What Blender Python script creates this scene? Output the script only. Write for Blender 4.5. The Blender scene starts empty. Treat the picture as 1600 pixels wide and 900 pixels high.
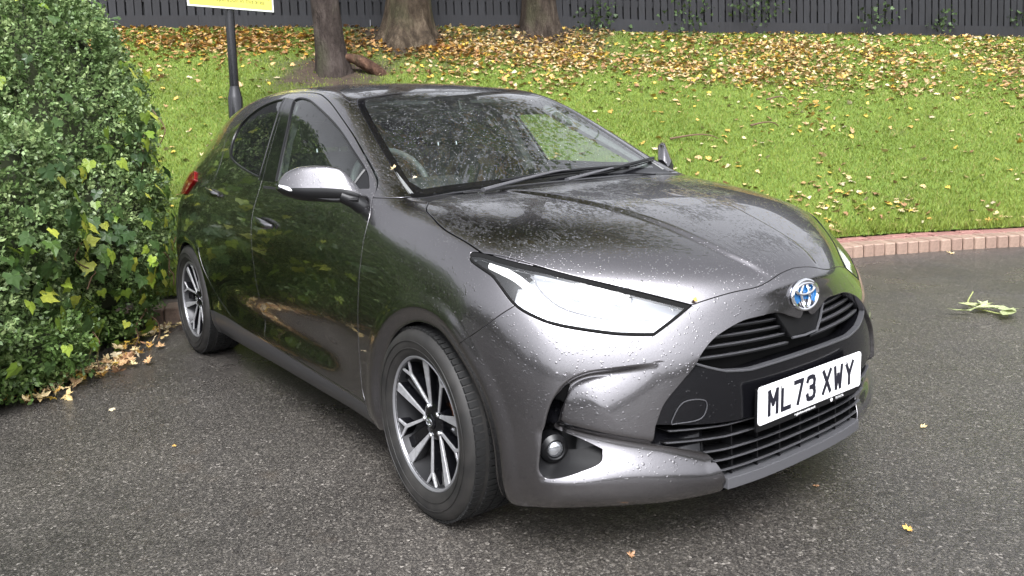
import bpy, bmesh, math, random
import numpy as np
from mathutils import Vector, Matrix
random.seed(7); rng = np.random.default_rng(7)
SC = bpy.context.scene
COL = SC.collection
# ------------------------------------------------------------------ camera
CAM_POS = np.array([2.205, -2.109, 1.262]); CAM_F = 1274.5
def _camrot(yaw, pitch, roll):
    f = np.array([math.cos(yaw)*math.cos(pitch), math.sin(yaw)*math.cos(pitch), math.sin(pitch)])
    r = np.cross(f, [0, 0, 1]); r /= np.linalg.norm(r); u = np.cross(r, f)
    c, s = math.cos(roll), math.sin(roll)
    return c*r+s*u, -s*r+c*u, f
_r, _u, _f = _camrot(math.radians(143.327), math.radians(-5.108), math.radians(-2.1))
cam = bpy.data.cameras.new('camera'); camo = bpy.data.objects.new('camera', cam); COL.objects.link(camo)
camo.matrix_world = Matrix(((_r[0], _u[0], -_f[0], CAM_POS[0]), (_r[1], _u[1], -_f[1], CAM_POS[1]),
                            (_r[2], _u[2], -_f[2], CAM_POS[2]), (0, 0, 0, 1)))
cam.sensor_width = 36; cam.lens = CAM_F*36/1600; cam.shift_y = -150/1600
cam.clip_start = .05; cam.clip_end = 2000
SC.camera = camo
# ------------------------------------------------------------------ overcast daylight
SUN_EL, SUN_AZ = math.radians(52), math.radians(-35)      # azimuth from +x, counter-clockwise
W = bpy.data.worlds.new('World'); SC.world = W; W.use_nodes = True
_nt = W.node_tree; _nt.nodes.clear()
_sky = _nt.nodes.new('ShaderNodeTexSky'); _sky.sky_type = 'NISHITA'; _sky.sun_disc = False
_sky.sun_elevation = SUN_EL; _sky.sun_rotation = math.pi/2-SUN_AZ
_sky.air_density = 1.0; _sky.dust_density = 6.0; _sky.ozone_density = 1.0
_hs = _nt.nodes.new('ShaderNodeHueSaturation'); _hs.inputs['Saturation'].default_value = .04
_bg = _nt.nodes.new('ShaderNodeBackground'); _bg.inputs['Strength'].default_value = .15
_ow = _nt.nodes.new('ShaderNodeOutputWorld')
_nt.links.new(_sky.outputs[0], _hs.inputs['Color']); _tn = _nt.nodes.new('ShaderNodeMixRGB'); _tn.blend_type = 'MULTIPLY'; _tn.inputs[0].default_value = 1; _tn.inputs[2].default_value = (.965, .98, 1.04, 1)
_nt.links.new(_hs.outputs[0], _tn.inputs[1]); _nt.links.new(_tn.outputs[0], _bg.inputs[0]); _nt.links.new(_bg.outputs[0], _ow.inputs[0])
_sl = bpy.data.lights.new('sun', 'SUN'); _sl.energy = 1.2; _sl.angle = math.radians(25); _sl.color = (1, .985, .96)
_so = bpy.data.objects.new('sun', _sl); COL.objects.link(_so)
_d = Vector((math.cos(SUN_EL)*math.cos(SUN_AZ), math.cos(SUN_EL)*math.sin(SUN_AZ), math.sin(SUN_EL)))
_so.rotation_euler = _d.to_track_quat('Z', 'Y').to_euler()
_so['kind'] = 'helper'
vs = SC.view_settings; vs.view_transform = 'Standard'; vs.look = 'None'; vs.gamma = 1; vs.use_curve_mapping = False
vs.exposure = 1.32
SC.cycles.use_denoising = True
SC.cycles.max_bounces = 10; SC.cycles.transmission_bounces = 8; SC.cycles.transparent_max_bounces = 12
# ------------------------------------------------------------------ helpers
def link(o, parent=None):
    COL.objects.link(o)
    if parent is not None: o.parent = parent
    return o
def tag(o, label=None, cat=None, group=None, kind=None):
    for k, v in (('label', label), ('category', cat), ('group', group), ('kind', kind)):
        if v: o[k] = v
    return o
def empty(name, loc=(0, 0, 0), rz=0):
    o = bpy.data.objects.new(name, None); o.location = loc; o.rotation_euler = (0, 0, rz); o.empty_display_size = .1
    return link(o)
def mesh_obj(name, V, F, mat, parent=None, smooth=False, normals=None):
    me = bpy.data.meshes.new(name)
    V = np.asarray(V, dtype=np.float64)
    if isinstance(F, np.ndarray):
        m, k = F.shape
        me.vertices.add(len(V)); me.vertices.foreach_set('co', V.ravel().astype(np.float32))
        me.loops.add(m*k); me.loops.foreach_set('vertex_index', F.ravel().astype(np.int32))
        me.polygons.add(m); me.polygons.foreach_set('loop_start', (np.arange(m)*k).astype(np.int32))
        me.polygons.foreach_set('loop_total', np.full(m, k, dtype=np.int32))
        me.update(calc_edges=True); me.validate()
    else:
        me.from_pydata([tuple(v) for v in V], [], F); me.update()
    if smooth or normals is not None: me.polygons.foreach_set('use_smooth', np.ones(len(me.polygons), dtype=bool))
    if normals is not None: me.normals_split_custom_set_from_vertices([tuple(n) for n in normals])
    if mat is not None: me.materials.append(mat)
    o = bpy.data.objects.new(name, me)
    return link(o, parent)
def bm_obj(name, bm, mat, parent=None, smooth=False):
    me = bpy.data.meshes.new(name); bm.to_mesh(me); bm.free()
    if smooth: me.polygons.foreach_set('use_smooth', np.ones(len(me.polygons), dtype=bool))
    if mat is not None: me.materials.append(mat)
    return link(bpy.data.objects.new(name, me), parent)
def copy_tree(o, parent=None):
    c = o.copy(); COL.objects.link(c); c.parent = parent
    for ch in list(o.children): copy_tree(ch, c)
    return c
# ---- numpy triangle meshes: V, N, T
class M:
    def __init__(s, V, N, T): s.V, s.N, s.T = V, N, T
    def compact(s):
        u, inv = np.unique(s.T.ravel(), return_inverse=True)
        return M(s.V[u], s.N[u], inv.reshape(-1, 3))
def clip(m, f):
    """keep f<0, returns a new M; f per vertex"""
    ins = f < 0
    c = ins[m.T].sum(1)
    keep = m.T[c == 3]
    T2 = m.T[(c == 1) | (c == 2)]
    if len(T2) == 0: return M(m.V, m.N, keep).compact()
    V, N = m.V, m.N; nV = []; nN = []; cache = {}; out = []
    base = len(V)
    def cut(a, b):
        k = (a, b) if a < b else (b, a)
        r = cache.get(k)
        if r is None:
            t = f[a]/(f[a]-f[b]); nV.append(V[a]+(V[b]-V[a])*t)
            n = N[a]+(N[b]-N[a])*t; nN.append(n/np.linalg.norm(n))
            r = cache[k] = base+len(nV)-1
        return r
    I = ins
    for a, b, c_ in T2.tolist():
        ia, ib, ic = I[a], I[b], I[c_]
        while not (ia and not ic):            # rotate until a inside, c outside
            a, b, c_ = b, c_, a; ia, ib, ic = ib, ic, ia
        if ib:
            p = cut(b, c_); q = cut(c_, a); out += [(a, b, p), (a, p, q)]
        else:
            p = cut(a, b); q = cut(c_, a); out.append((a, p, q))
    return M(np.vstack([V, np.array(nV)]), np.vstack([N, np.array(nN)]), np.vstack([keep, np.array(out, dtype=keep.dtype)])).compact()
def polysd(P, poly):
    """signed distance (negative inside) of 2-D points to a closed polygon"""
    poly = np.asarray(poly, float); A = poly; B = np.roll(poly, -1, 0)
    d2 = np.full(len(P), 1e18); inside = np.zeros(len(P), bool)
    for a, b in zip(A, B):
        e = b-a; w = P-a
        t = np.clip((w@e)/max(e@e, 1e-12), 0, 1)
        r = w-t[:, None]*e; d2 = np.minimum(d2, (r*r).sum(1))
        c = (a[1] > P[:, 1]) != (b[1] > P[:, 1])
        if e[1] != 0:
            xi = a[0]+(P[:, 1]-a[1])/e[1]*e[0]
            inside ^= c & (P[:, 0] < xi)
    d = np.sqrt(d2); return np.where(inside, -d, d)
def linesd(P, pts):
    """distance of 2-D points to an open polyline"""
    pts = np.asarray(pts, float); d2 = np.full(len(P), 1e18)
    for a, b in zip(pts[:-1], pts[1:]):
        e = b-a; w = P-a; t = np.clip((w@e)/max(e@e, 1e-12), 0, 1)
        r = w-t[:, None]*e; d2 = np.minimum(d2, (r*r).sum(1))
    return np.sqrt(d2)
def smoothpoly(pts, n=8, closed=True, corners=()):
    """Catmull-Rom through pts; indexes in corners stay sharp"""
    pts = np.asarray(pts, float); out = []; L = len(pts)
    rngi = range(L if closed else L-1)
    for i in rngi:
        p1, p2 = pts[i], pts[(i+1) % L]
        p0 = pts[(i-1) % L] if (closed or i > 0) else p1
        p3 = pts[(i+2) % L] if (closed or i+2 < L) else p2
        m1 = (p2-p0)/2 if i not in corners else (p2-p1)
        m2 = (p3-p1)/2 if (i+1) % L not in corners else (p2-p1)
        for t in np.arange(n)/n:
            h = (2*t**3-3*t**2+1, t**3-2*t**2+t, -2*t**3+3*t**2, t**3-t**2)
            out.append(h[0]*p1+h[1]*m1+h[2]*p2+h[3]*m2)
    if not closed: out.append(pts[-1])
    return np.array(out)
def boundary(T):
    e = np.vstack([T[:, [0, 1]], T[:, [1, 2]], T[:, [2, 0]]])
    k = np.sort(e, 1); u, inv, cnt = np.unique(k, axis=0, return_inverse=True, return_counts=True)
    return e[cnt[inv.ravel()] == 1]
def weld(m, tol=1e-5):
    k = np.round(m.V/tol).astype(np.int64); u, idx, inv = np.unique(k, axis=0, return_index=True, return_inverse=True)
    T = inv.ravel()[m.T]; ok = (T[:, 0] != T[:, 1]) & (T[:, 1] != T[:, 2]) & (T[:, 0] != T[:, 2])
    return M(m.V[idx], m.N[idx], T[ok])
def both(m):
    """mirror a half mesh across y=0 and join"""
    V2 = m.V*[1, -1, 1]; N2 = m.N*[1, -1, 1]
    r = M(np.vstack([m.V, V2]), np.vstack([m.N, N2]), np.vstack([m.T, m.T[:, ::-1]+len(m.V)]))
    return weld(r)
def mirror(m): return M(m.V*[1, -1, 1], m.N*[1, -1, 1], m.T[:, ::-1])
def rim(m, depth=.014, skip=None, roll=.0):
    """add a folded-in edge along the open border, so that a panel has thickness"""
    B = boundary(m.T)
    if skip is not None: B = B[~skip(m.V[B].mean(1))]
    if len(B) == 0: return m
    u, inv = np.unique(B.ravel(), return_inverse=True); E = inv.reshape(-1, 2)
    n0 = len(m.V)
    # outward in-plane direction per border vertex
    t = m.V[B[:, 1]]-m.V[B[:, 0]]; nn = m.N[B].mean(1); o = np.cross(t, nn)
    acc = np.zeros((len(u), 3)); np.add.at(acc, E[:, 0], o); np.add.at(acc, E[:, 1], o)
    acc /= np.maximum(np.linalg.norm(acc, axis=1, keepdims=True), 1e-9)
    Va = m.V[u]; Na = m.N[u]
    # small rounded lip then the return flange
    c = .0016
    V1 = Va; V2 = Va+acc*c*.7-Na*c*.5; V3 = Va+acc*c-Na*c*1.8; V4 = V3-Na*depth
    N1 = Na; N2 = Na*.7+acc*.7; N3 = acc; N4 = acc
    k = len(u); V = np.vstack([m.V, V1, V2, V3, V4]); N = np.vstack([m.N, N1, N2, N3, N4])
    T = [m.T]
    for r in range(3):
        a = n0+r*k+E[:, 0]; b = n0+r*k+E[:, 1]; c2 = n0+(r+1)*k+E[:, 1]; d = n0+(r+1)*k+E[:, 0]
        T += [np.stack([b, a, d], 1), np.stack([b, d, c2], 1)]
    return M(V, N/np.maximum(np.linalg.norm(N, axis=1, keepdims=True), 1e-9), np.vstack(T))
def inset_copy(m, d): return M(m.V-m.N*d, m.N, m.T)
def panel(name, m, mat, parent, depth=.014, edge=True, skip=None):
    if edge: m = rim(m, depth, skip)
    return mesh_obj(name, m.V, m.T, mat, parent, normals=m.N)
def tube(pts, r, n=8, closed=False, cap=True, flat=None):
    """round tube along pts -> V, F(list)"""
    pts = np.asarray(pts, float); L = len(pts)
    if np.isscalar(r): r = np.full(L, r)
    V = []; F = []
    tan = np.gradient(pts, axis=0) if not closed else (np.roll(pts, -1, 0)-np.roll(pts, 1, 0))
    tan /= np.maximum(np.linalg.norm(tan, axis=1, keepdims=True), 1e-9)
    up = np.array([0, 0, 1.]) if abs(tan[0][2]) < .9 else np.array([1., 0, 0])
    a = np.cross(tan[0], up); a /= np.linalg.norm(a)
    for i in range(L):
        a = a-tan[i]*(a@tan[i]); a /= np.linalg.norm(a); b = np.cross(tan[i], a)
        for j in range(n):
            th = 2*math.pi*j/n
            V.append(pts[i]+r[i]*(math.cos(th)*a+math.sin(th)*b*(flat or 1)))
    for i in range(L if closed else L-1):
        i2 = (i+1) % L
        for j in range(n):
            F.append((i*n+j, i*n+(j+1) % n, i2*n+(j+1) % n, i2*n+j))
    if cap and not closed:
        F.append(tuple(range(n-1, -1, -1))); F.append(tuple((L-1)*n+j for j in range(n)))
    return V, F
def lathe(prof, n=48, axis='y'):
    """profile of (radius, along) revolved -> V,F"""
    V = []; F = []; k = len(prof)
    for i in range(n):
        th = 2*math.pi*i/n
        for r, a in prof:
            x, z = r*math.cos(th), r*math.sin(th)
            V.append({'y': (x, a, z), 'z': (x, z, a), 'x': (a, x, z)}[axis])
    for i in range(n):
        j = (i+1) % n
        for q in range(k-1): F.append((i*k+q, j*k+q, j*k+q+1, i*k+q+1))
    return V, F
class MB:
    def __init__(s): s.V = []; s.F = []
    def add(s, V, F):
        b = len(s.V); s.V += [tuple(v) for v in V]; s.F += [tuple(i+b for i in f) for f in F]; return s
    def box(s, c, h, R=None):
        P = np.array([[x, y, z] for x in (-1, 1) for y in (-1, 1) for z in (-1, 1)], float)*np.asarray(h)
        if R is not None: P = P@np.asarray(R).T
        P = P+np.asarray(c)
        return s.add(P, [(0, 1, 3, 2), (4, 6, 7, 5), (0, 4, 5, 1), (2, 3, 7, 6), (0, 2, 6, 4), (1, 5, 7, 3)])
    def tube(s, pts, r, n=8, **k): return s.add(*tube(pts, r, n, **k))
    def prism(s, poly, a, b, axis='y'):
        """extrude a 2-D polygon between a and b"""
        n = len(poly)
        def p(u, v, w): return {'y': (u, w, v), 'x': (w, u, v), 'z': (u, v, w)}[axis]
        V = [p(u, v, a) for u, v in poly]+[p(u, v, b) for u, v in poly]
        F = [tuple(range(n)), tuple(range(2*n-1, n-1, -1))]+[(i, n+i, n+(i+1) % n, (i+1) % n) for i in range(n)]
        return s.add(V, F)
    def build(s, name, mat, parent=None, smooth=False, bevel=0, loc=None):
        bm = bmesh.new(); vs_ = [bm.verts.new(v) for v in s.V]
        for f in s.F:
            try: bm.faces.new([vs_[i] for i in f])
            except ValueError: pass
        bmesh.ops.recalc_face_normals(bm, faces=bm.faces)
        o = bm_obj(name, bm, mat, parent, smooth)
        if bevel:
            b = o.modifiers.new('b', 'BEVEL'); b.width = bevel; b.segments = 2; b.limit_method = 'ANGLE'; b.angle_limit = math.radians(40)
        if smooth: o.data.set_sharp_from_angle(angle=math.radians(40))
        if loc is not None: o.location = loc
        return o
# ---- materials
def mat(name, color, rough=.5, metal=0, spec=.5, coat=0, coat_rough=.03, trans=0, ior=1.45, emis=None):
    m = bpy.data.materials.new(name); m.use_nodes = True
    b = m.node_tree.nodes['Principled BSDF']
    b.inputs['Base Color'].default_value = (*color, 1); b.inputs['Roughness'].default_value = rough
    b.inputs['Metallic'].default_value = metal; b.inputs['Specular IOR Level'].default_value = spec
    b.inputs['Coat Weight'].default_value = coat; b.inputs['Coat Roughness'].default_value = coat_rough
    b.inputs['Transmission Weight'].default_value = trans; b.inputs['IOR'].default_value = ior
    return m
class NT:
    def __init__(s, m): s.m = m; s.t = m.node_tree; s.b = s.t.nodes['Principled BSDF']
    def n(s, typ, **k):
        o = s.t.nodes.new('ShaderNode'+typ)
        for a, v in k.items():
            if a in o.inputs and not hasattr(o, a): o.inputs[a].default_value = v
            elif hasattr(o, a): setattr(o, a, v)
            else: o.inputs[a].default_value = v
        return o
    def l(s, a, b): s.t.links.new(a, b)
    def coord(s, scale=1., obj=True):
        c = s.n('TexCoord'); mp = s.n('Mapping'); mp.inputs['Scale'].default_value = (scale,)*3 if np.isscalar(scale) else scale
        s.l(c.outputs['Object' if obj else 'Generated'], mp.inputs[0]); return mp.outputs[0]
    def ramp(s, src, stops):
        r = s.n('ValToRGB'); cr = r.color_ramp
        while len(cr.elements) < len(stops): cr.elements.new(.5)
        for e, (p, c) in zip(cr.elements, stops):
            e.position = p; e.color = (*c, 1) if len(c) == 3 else c
        s.l(src, r.inputs[0]); return r.outputs[0]
    def math(s, op, a, b=None, clamp=False):
        o = s.n('Math', operation=op); o.use_clamp = clamp
        for i, v in enumerate((a, b)):
            if v is None: continue
            if isinstance(v, (int, float)): o.inputs[i].default_value = v
            else: s.l(v, o.inputs[i])
        return o.outputs[0]
    def mix(s, fac, a, b, blend='MIX'):
        o = s.n('MixRGB', blend_type=blend)
        for i, v in enumerate((fac, a, b)):
            if isinstance(v, (int, float)): o.inputs[i].default_value = v
            elif isinstance(v, tuple): o.inputs[i].default_value = (*v, 1)
            else: s.l(v, o.inputs[i])
        return o.outputs[0]
    def noise(s, vec, scale, detail=2, rough=.5):
        o = s.n('TexNoise'); o.inputs['Scale'].default_value = scale; o.inputs['Detail'].default_value = detail; o.inputs['Roughness'].default_value = rough
        s.l(vec, o.inputs['Vector']); return o.outputs['Fac']
    def bump(s, h, strength=.3, dist=.002, nrm=None):
        o = s.n('Bump'); o.inputs['Strength'].default_value = strength; o.inputs['Distance'].default_value = dist
        s.l(h, o.inputs['Height'])
        if nrm is not None: s.l(nrm, o.inputs['Normal'])
        return o.outputs[0]
# ------------------------------------------------------------------ ground, kerb, bank
def make_asphalt():
    m = mat('wet_asphalt', (.05, .05, .05), .4); nt = NT(m); co = nt.coord(1.)
    v = nt.n('TexVoronoi', feature='F1'); v.inputs['Scale'].default_value = 135; nt.l(co, v.inputs['Vector'])
    v2 = nt.n('TexVoronoi', feature='F1'); v2.inputs['Scale'].default_value = 230; nt.l(co, v2.inputs['Vector'])
    s = nt.n('SeparateColor'); nt.l(v.outputs['Color'], s.inputs[0])
    s2 = nt.n('SeparateColor'); nt.l(v2.outputs['Color'], s2.inputs[0])
    stone = nt.ramp(s.outputs[0], [(0, (.023, .021, .020)), (.50, (.043, .040, .037)), (.80, (.076, .070, .063)), (.95, (.14, .13, .118)), (1, (.25, .235, .215))])
    fine = nt.ramp(s2.outputs[0], [(0, (.026, .024, .023)), (.65, (.046, .043, .040)), (1, (.14, .13, .115))])
    big = nt.noise(co, .55, 4, .6); mid = nt.noise(co, 5, 4, .6)
    col = nt.mix(nt.ramp(nt.noise(co, 26, 3), [(.38, (0, 0, 0)), (.62, (1, 1, 1))]), stone, fine)
    col = nt.mix(1., col, nt.ramp(big, [(.32, (.72, .71, .70)), (.68, (1.28, 1.25, 1.21))]), 'MULTIPLY')
    col = nt.mix(nt.ramp(mid, [(.60, (0, 0, 0)), (.78, (.5, .5, .5))]), col, (.060, .046, .034))
    nt.l(col, nt.b.inputs['Base Color'])
    nt.l(nt.ramp(nt.noise(co, 1.3, 5, .65), [(.3, (.20,)*3), (.7, (.46,)*3)]), nt.b.inputs['Roughness'])
    h = nt.math('SUBTRACT', 1., nt.math('MULTIPLY', v.outputs['Distance'], 1.3))
    h = nt.math('ADD', nt.math('MULTIPLY', h, s.outputs[1]), nt.math('MULTIPLY', nt.math('SUBTRACT', 1., v2.outputs['Distance']), .3))
    nt.l(nt.bump(h, .7, .0035), nt.b.inputs['Normal'])
    return m
ASPHALT = make_asphalt()
GS = 400
tag(mesh_obj('ground', [(-GS, -GS, 0), (GS, -GS, 0), (GS, GS, 0), (-GS, GS, 0)], [(0, 1, 2, 3)], ASPHALT), kind='structure')
KPTS = smoothpoly([(-4.3, -3.4), (-3.80, -1.95), (-3.46, -.95), (-2.93, .45), (-2.2, 2.35), (-1.483, 4.261), (-1.291, 4.679), (-1.098, 5.061), (-.762, 5.614), (.1, 6.95), (1.5, 8.9), (3.9, 12.2), (6.3, 15.5)], 12, False)
FP0, FP1 = np.array([-13.6, -5.42]), np.array([4.96, 29.14])
def along(P, s):
    d = np.r_[0, np.cumsum(np.linalg.norm(np.diff(P, axis=0), axis=1))]; d /= d[-1]
    return np.stack([np.interp(s, d, P[:, 0]), np.interp(s, d, P[:, 1])], -1)
def fence_z(y): return np.interp(y, [-6, -.76, 5.8, 7.14, 9.96, 13.09, 17, 30], [2.82, 2.78, 2.66, 2.54, 2.445, 2.32, 2.2, 2.0])
KW = .44                                                        # width of the brick edging
def kerb_in(s, d):
    e = 1e-3; a, b = along(KPTS, np.clip(s-e, 0, 1)), along(KPTS, np.clip(s+e, 0, 1)); t = (b-a)/np.linalg.norm(b-a, axis=-1, keepdims=True)
    return along(KPTS, s)+np.stack([-t[..., 1], t[..., 0]], -1)*d
_ph = rng.uniform(0, 6.28, (8, 2)); _fr = rng.uniform(.5, 2.4, (8, 2))
def undul(x, y): return sum(np.sin(x*f[0]+p[0])*np.sin(y*f[1]+p[1]) for f, p in zip(_fr, _ph))*.011
def bank(s, t):
    s = np.asarray(s, float); t = np.asarray(t, float)
    K = kerb_in(s, KW); F = FP0+(FP1-FP0)*s[..., None]
    P = K*(1-t[..., None])+F*t[..., None]
    prof = t+.10*np.sin(math.pi*t)*(1-t)
    z = .108+(fence_z(F[..., 1])-.108)*prof+undul(P[..., 0], P[..., 1])*np.clip(t*8, 0, 1)*np.clip((1-t)*6, 0, 1)
    return np.concatenate([P, z[..., None]], -1)
def grass_mat():
    m = mat('grass', (.1, .2, .03), .55, 0, .3); nt = NT(m); a = nt.n('Attribute', attribute_name='tint'); nt.l(a.outputs['Color'], nt.b.inputs['Base Color'])
    nt.b.inputs['Subsurface Weight'].default_value = 0; return m
def soil_mat():
    m = mat('turf', (.08, .13, .03), .8); nt = NT(m); co = nt.coord(1.)
    c = nt.ramp(nt.noise(co, 9, 6, .7), [(.3, (.075, .115, .014)), (.55, (.115, .180, .024)), (.8, (.16, .21, .045))])
    c = nt.mix(nt.ramp(nt.noise(co, 1.1, 4, .6), [(.58, (0, 0, 0)), (.75, (.8, .8, .8))]), c, (.06, .045, .025)); at_ = nt.n('Attribute', attribute_name='soil'); c = nt.mix(at_.outputs['Fac'], c, nt.ramp(nt.noise(co, 14, 4), [(.3, (.030, .020, .013)), (.7, (.075, .050, .034))])); nt.l(c, nt.b.inputs['Base Color'])
    nt.l(nt.bump(nt.noise(co, 60, 4), .8, .03), nt.b.inputs['Normal']); return m
ns, ntt = 220, 70
S_, T_ = np.meshgrid(np.linspace(0, 1, ns), np.linspace(0, 1.0, ntt), indexing='ij')
BP = bank(S_, T_)
V = BP.reshape(-1, 3); F = []
idx = np.arange(ns*ntt).reshape(ns, ntt)
F = np.stack([idx[:-1, :-1], idx[1:, :-1], idx[1:, 1:], idx[:-1, 1:]], -1).reshape(-1, 4)
# carry the ground on behind the fence
Fb = BP[:, -1]; nb = len(V); far = Fb+np.array([-60*.88, 60*.47, 0]); V = np.vstack([V, far]); fi = np.arange(ns)
F = np.vstack([F, np.stack([idx[:-1, -1], idx[1:, -1], nb+fi[1:], nb+fi[:-1]], 1)])
TREES = np.array([(-7.15, 2.20), (-7.95, 3.72), (-7.45, 5.72)])
def soilness(P):
    d = np.min([np.hypot((P[:, 0]-x), (P[:, 1]-y))/r for (x, y), r in zip(TREES, (.75, 1.05, 1.05))], axis=0); w_ = .25*np.sin(P[:, 0]*6)*np.sin(P[:, 1]*5)+.15*np.sin(P[:, 0]*14+1)*np.sin(P[:, 1]*13)
    return np.clip(1.5-d+w_, 0, 1)
gb = tag(mesh_obj('grass_bank', V, F, soil_mat(), smooth=True), kind='structure')
_a = gb.data.color_attributes.new('soil', 'FLOAT_COLOR', 'POINT'); _c = np.ones((len(V), 4), np.float32); _c[:, :3] = soilness(np.asarray(V))[:, None]; _a.data.foreach_set('color', _c.ravel())
# ---- brick edging: each block its own piece
def brick_mat(name, a, b_):
    m = mat(name, a, .55); nt = NT(m); co = nt.coord(1.); oi = nt.n('ObjectInfo')
    c = nt.mix(oi.outputs['Random'], a, b_); c = nt.mix(nt.ramp(nt.noise(co, 30, 5, .7), [(.4, (0, 0, 0)), (.75, (.6, .6, .6))]), c, (.10, .075, .055))
    nt.l(c, nt.b.inputs['Base Color']); nt.l(nt.bump(nt.noise(co, 120, 4), .5, .004), nt.b.inputs['Normal']); return m
kerb = empty('kerb'); tag(kerb, kind='structure')
BR_F = brick_mat('kerb_block', (.34, .235, .18), (.27, .18, .14)); BR_T = brick_mat('kerb_paver', (.32, .155, .135), (.25, .12, .105))
def block_mesh(name, w, d, h, m_, bev=.008):
    bm = bmesh.new(); bmesh.ops.create_cube(bm, size=1)
    for v in bm.verts: v.co = Vector((v.co.x*w, v.co.y*d, v.co.z*h))
    bmesh.ops.bevel(bm, geom=bm.edges[:], offset=bev, segments=1, affect='EDGES')
    me = bpy.data.meshes.new(name); bm.to_mesh(me); bm.free(); me.materials.append(m_); return me
KL = np.linalg.norm(np.diff(KPTS, axis=0), axis=1).sum()
meF = block_mesh('kerb_block', .098, .205, .20, BR_F); meT = block_mesh('kerb_paver', .205, .098, .12, BR_T, .006)
nblk = int(KL/.105); s0 = .10
for i in range(nblk):
    s = (i+.5)/nblk
    if s < .10: continue
    p = kerb_in(np.array([s]), .1)[0]; q = kerb_in(np.array([s+1e-3]), .1)[0]; a = math.atan2(q[1]-p[1], q[0]-p[0])
    o = bpy.data.objects.new('kerb_block', meF); link(o, kerb); o.location = (p[0], p[1], .0+random.uniform(-.003, .003)); o.rotation_euler = (random.uniform(-.012, .012), random.uniform(-.01, .01), a+random.uniform(-.012, .012))
nblk = int(KL/.212)
for r in range(2):
    for i in range(nblk):
        s = (i+(.5 if r else 0))/nblk
        if s < .19: continue
        d = .207+.055+r*.106
        p = kerb_in(np.array([s]), d)[0]; q = kerb_in(np.array([s+1e-3]), d)[0]; a = math.atan2(q[1]-p[1], q[0]-p[0])
        o = bpy.data.objects.new('kerb_paver', meT); link(o, kerb); o.location = (p[0], p[1], .039+random.uniform(-.003, .003)); o.rotation_euler = (random.uniform(-.01, .01), 0, a+random.uniform(-.01, .01))
# bedding under the edging
V = []; n = 240
for i in range(n):
    s = i/(n-1); a = kerb_in(np.array([s]), .03)[0]; b2 = kerb_in(np.array([s]), KW+.03)[0]; V += [(*a, .0), (*a, .080), (*b2, .080)]
F = []
for i in range(n-1): F += [(3*i, 3*i+3, 3*i+4, 3*i+1), (3*i+1, 3*i+4, 3*i+5, 3*i+2)]
mesh_obj('mortar_bed', V, F, mat('mortar', (.12, .10, .085), .9), kerb)
# ------------------------------------------------------------------ grass blades
def to_cam(P):
    d = P-CAM_POS; z = d@np.array(_f); return np.stack([800+CAM_F*(d@np.array(_r))/z, 300-CAM_F*(d@np.array(_u))/z], -1), z
def in_view(P, m=60):
    q, z = to_cam(P); return (z > .3) & (q[:, 0] > -m) & (q[:, 0] < 1600+m) & (q[:, 1] > -m) & (q[:, 1] < 900+m)
NB = 300000
s = rng.uniform(0, .75, NB*4); t = rng.uniform(0, 1, NB*4)**1.25; P = bank(s, t); ok = in_view(P, 40) & (rng.uniform(0, 1, len(P)) > soilness(P)*.93); P = P[ok][:NB]; t = t[ok][:NB]
nb = len(P); hgt = rng.uniform(.014, .036, nb)*(1.15-.3*t)*(1+1.1*np.exp(-t*30)); ang = rng.uniform(0, 6.283, nb); lean = rng.uniform(.2, 1.3, nb)
wd = rng.uniform(.0025, .0055, nb)*(1+1.2*t); dirx, diry = np.cos(ang), np.sin(ang); la = rng.uniform(0, 6.283, nb)
A = P+np.stack([dirx*wd, diry*wd, np.full(nb, -.01)], 1); B = P-np.stack([dirx*wd, diry*wd, np.full(nb, .01)], 1)
Tp = P+np.stack([np.cos(la)*hgt*lean, np.sin(la)*hgt*lean, hgt], 1)
V = np.stack([A, B, Tp], 1).reshape(-1, 3); F = np.arange(nb*3).reshape(-1, 3)
go = mesh_obj('grass', V, F, grass_mat()); tag(go, 'short wet green grass covering the bank', 'grass', kind='stuff')
nz = np.sin(P[:, 0]*2.1+.3)*np.sin(P[:, 1]*1.7)+.6*np.sin(P[:, 0]*5.3)*np.sin(P[:, 1]*4.1+1)
k = np.clip(.5+.25*nz+rng.normal(0, .22, nb), 0, 1)[:, None]
colr = np.array([.100, .148, .014])*(1-k)+np.array([.220, .280, .050])*k
dry = rng.uniform(0, 1, nb) < .06; colr[dry] = [.30, .27, .10]
def paint_attr(o, cols, per):
    at_ = o.data.color_attributes.new('tint', 'FLOAT_COLOR', 'POINT'); c = np.ones((len(cols)*per, 4), np.float32); c[:, :3] = np.repeat(cols, per, 0); at_.data.foreach_set('color', c.ravel())
paint_attr(go, colr, 3)
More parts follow.
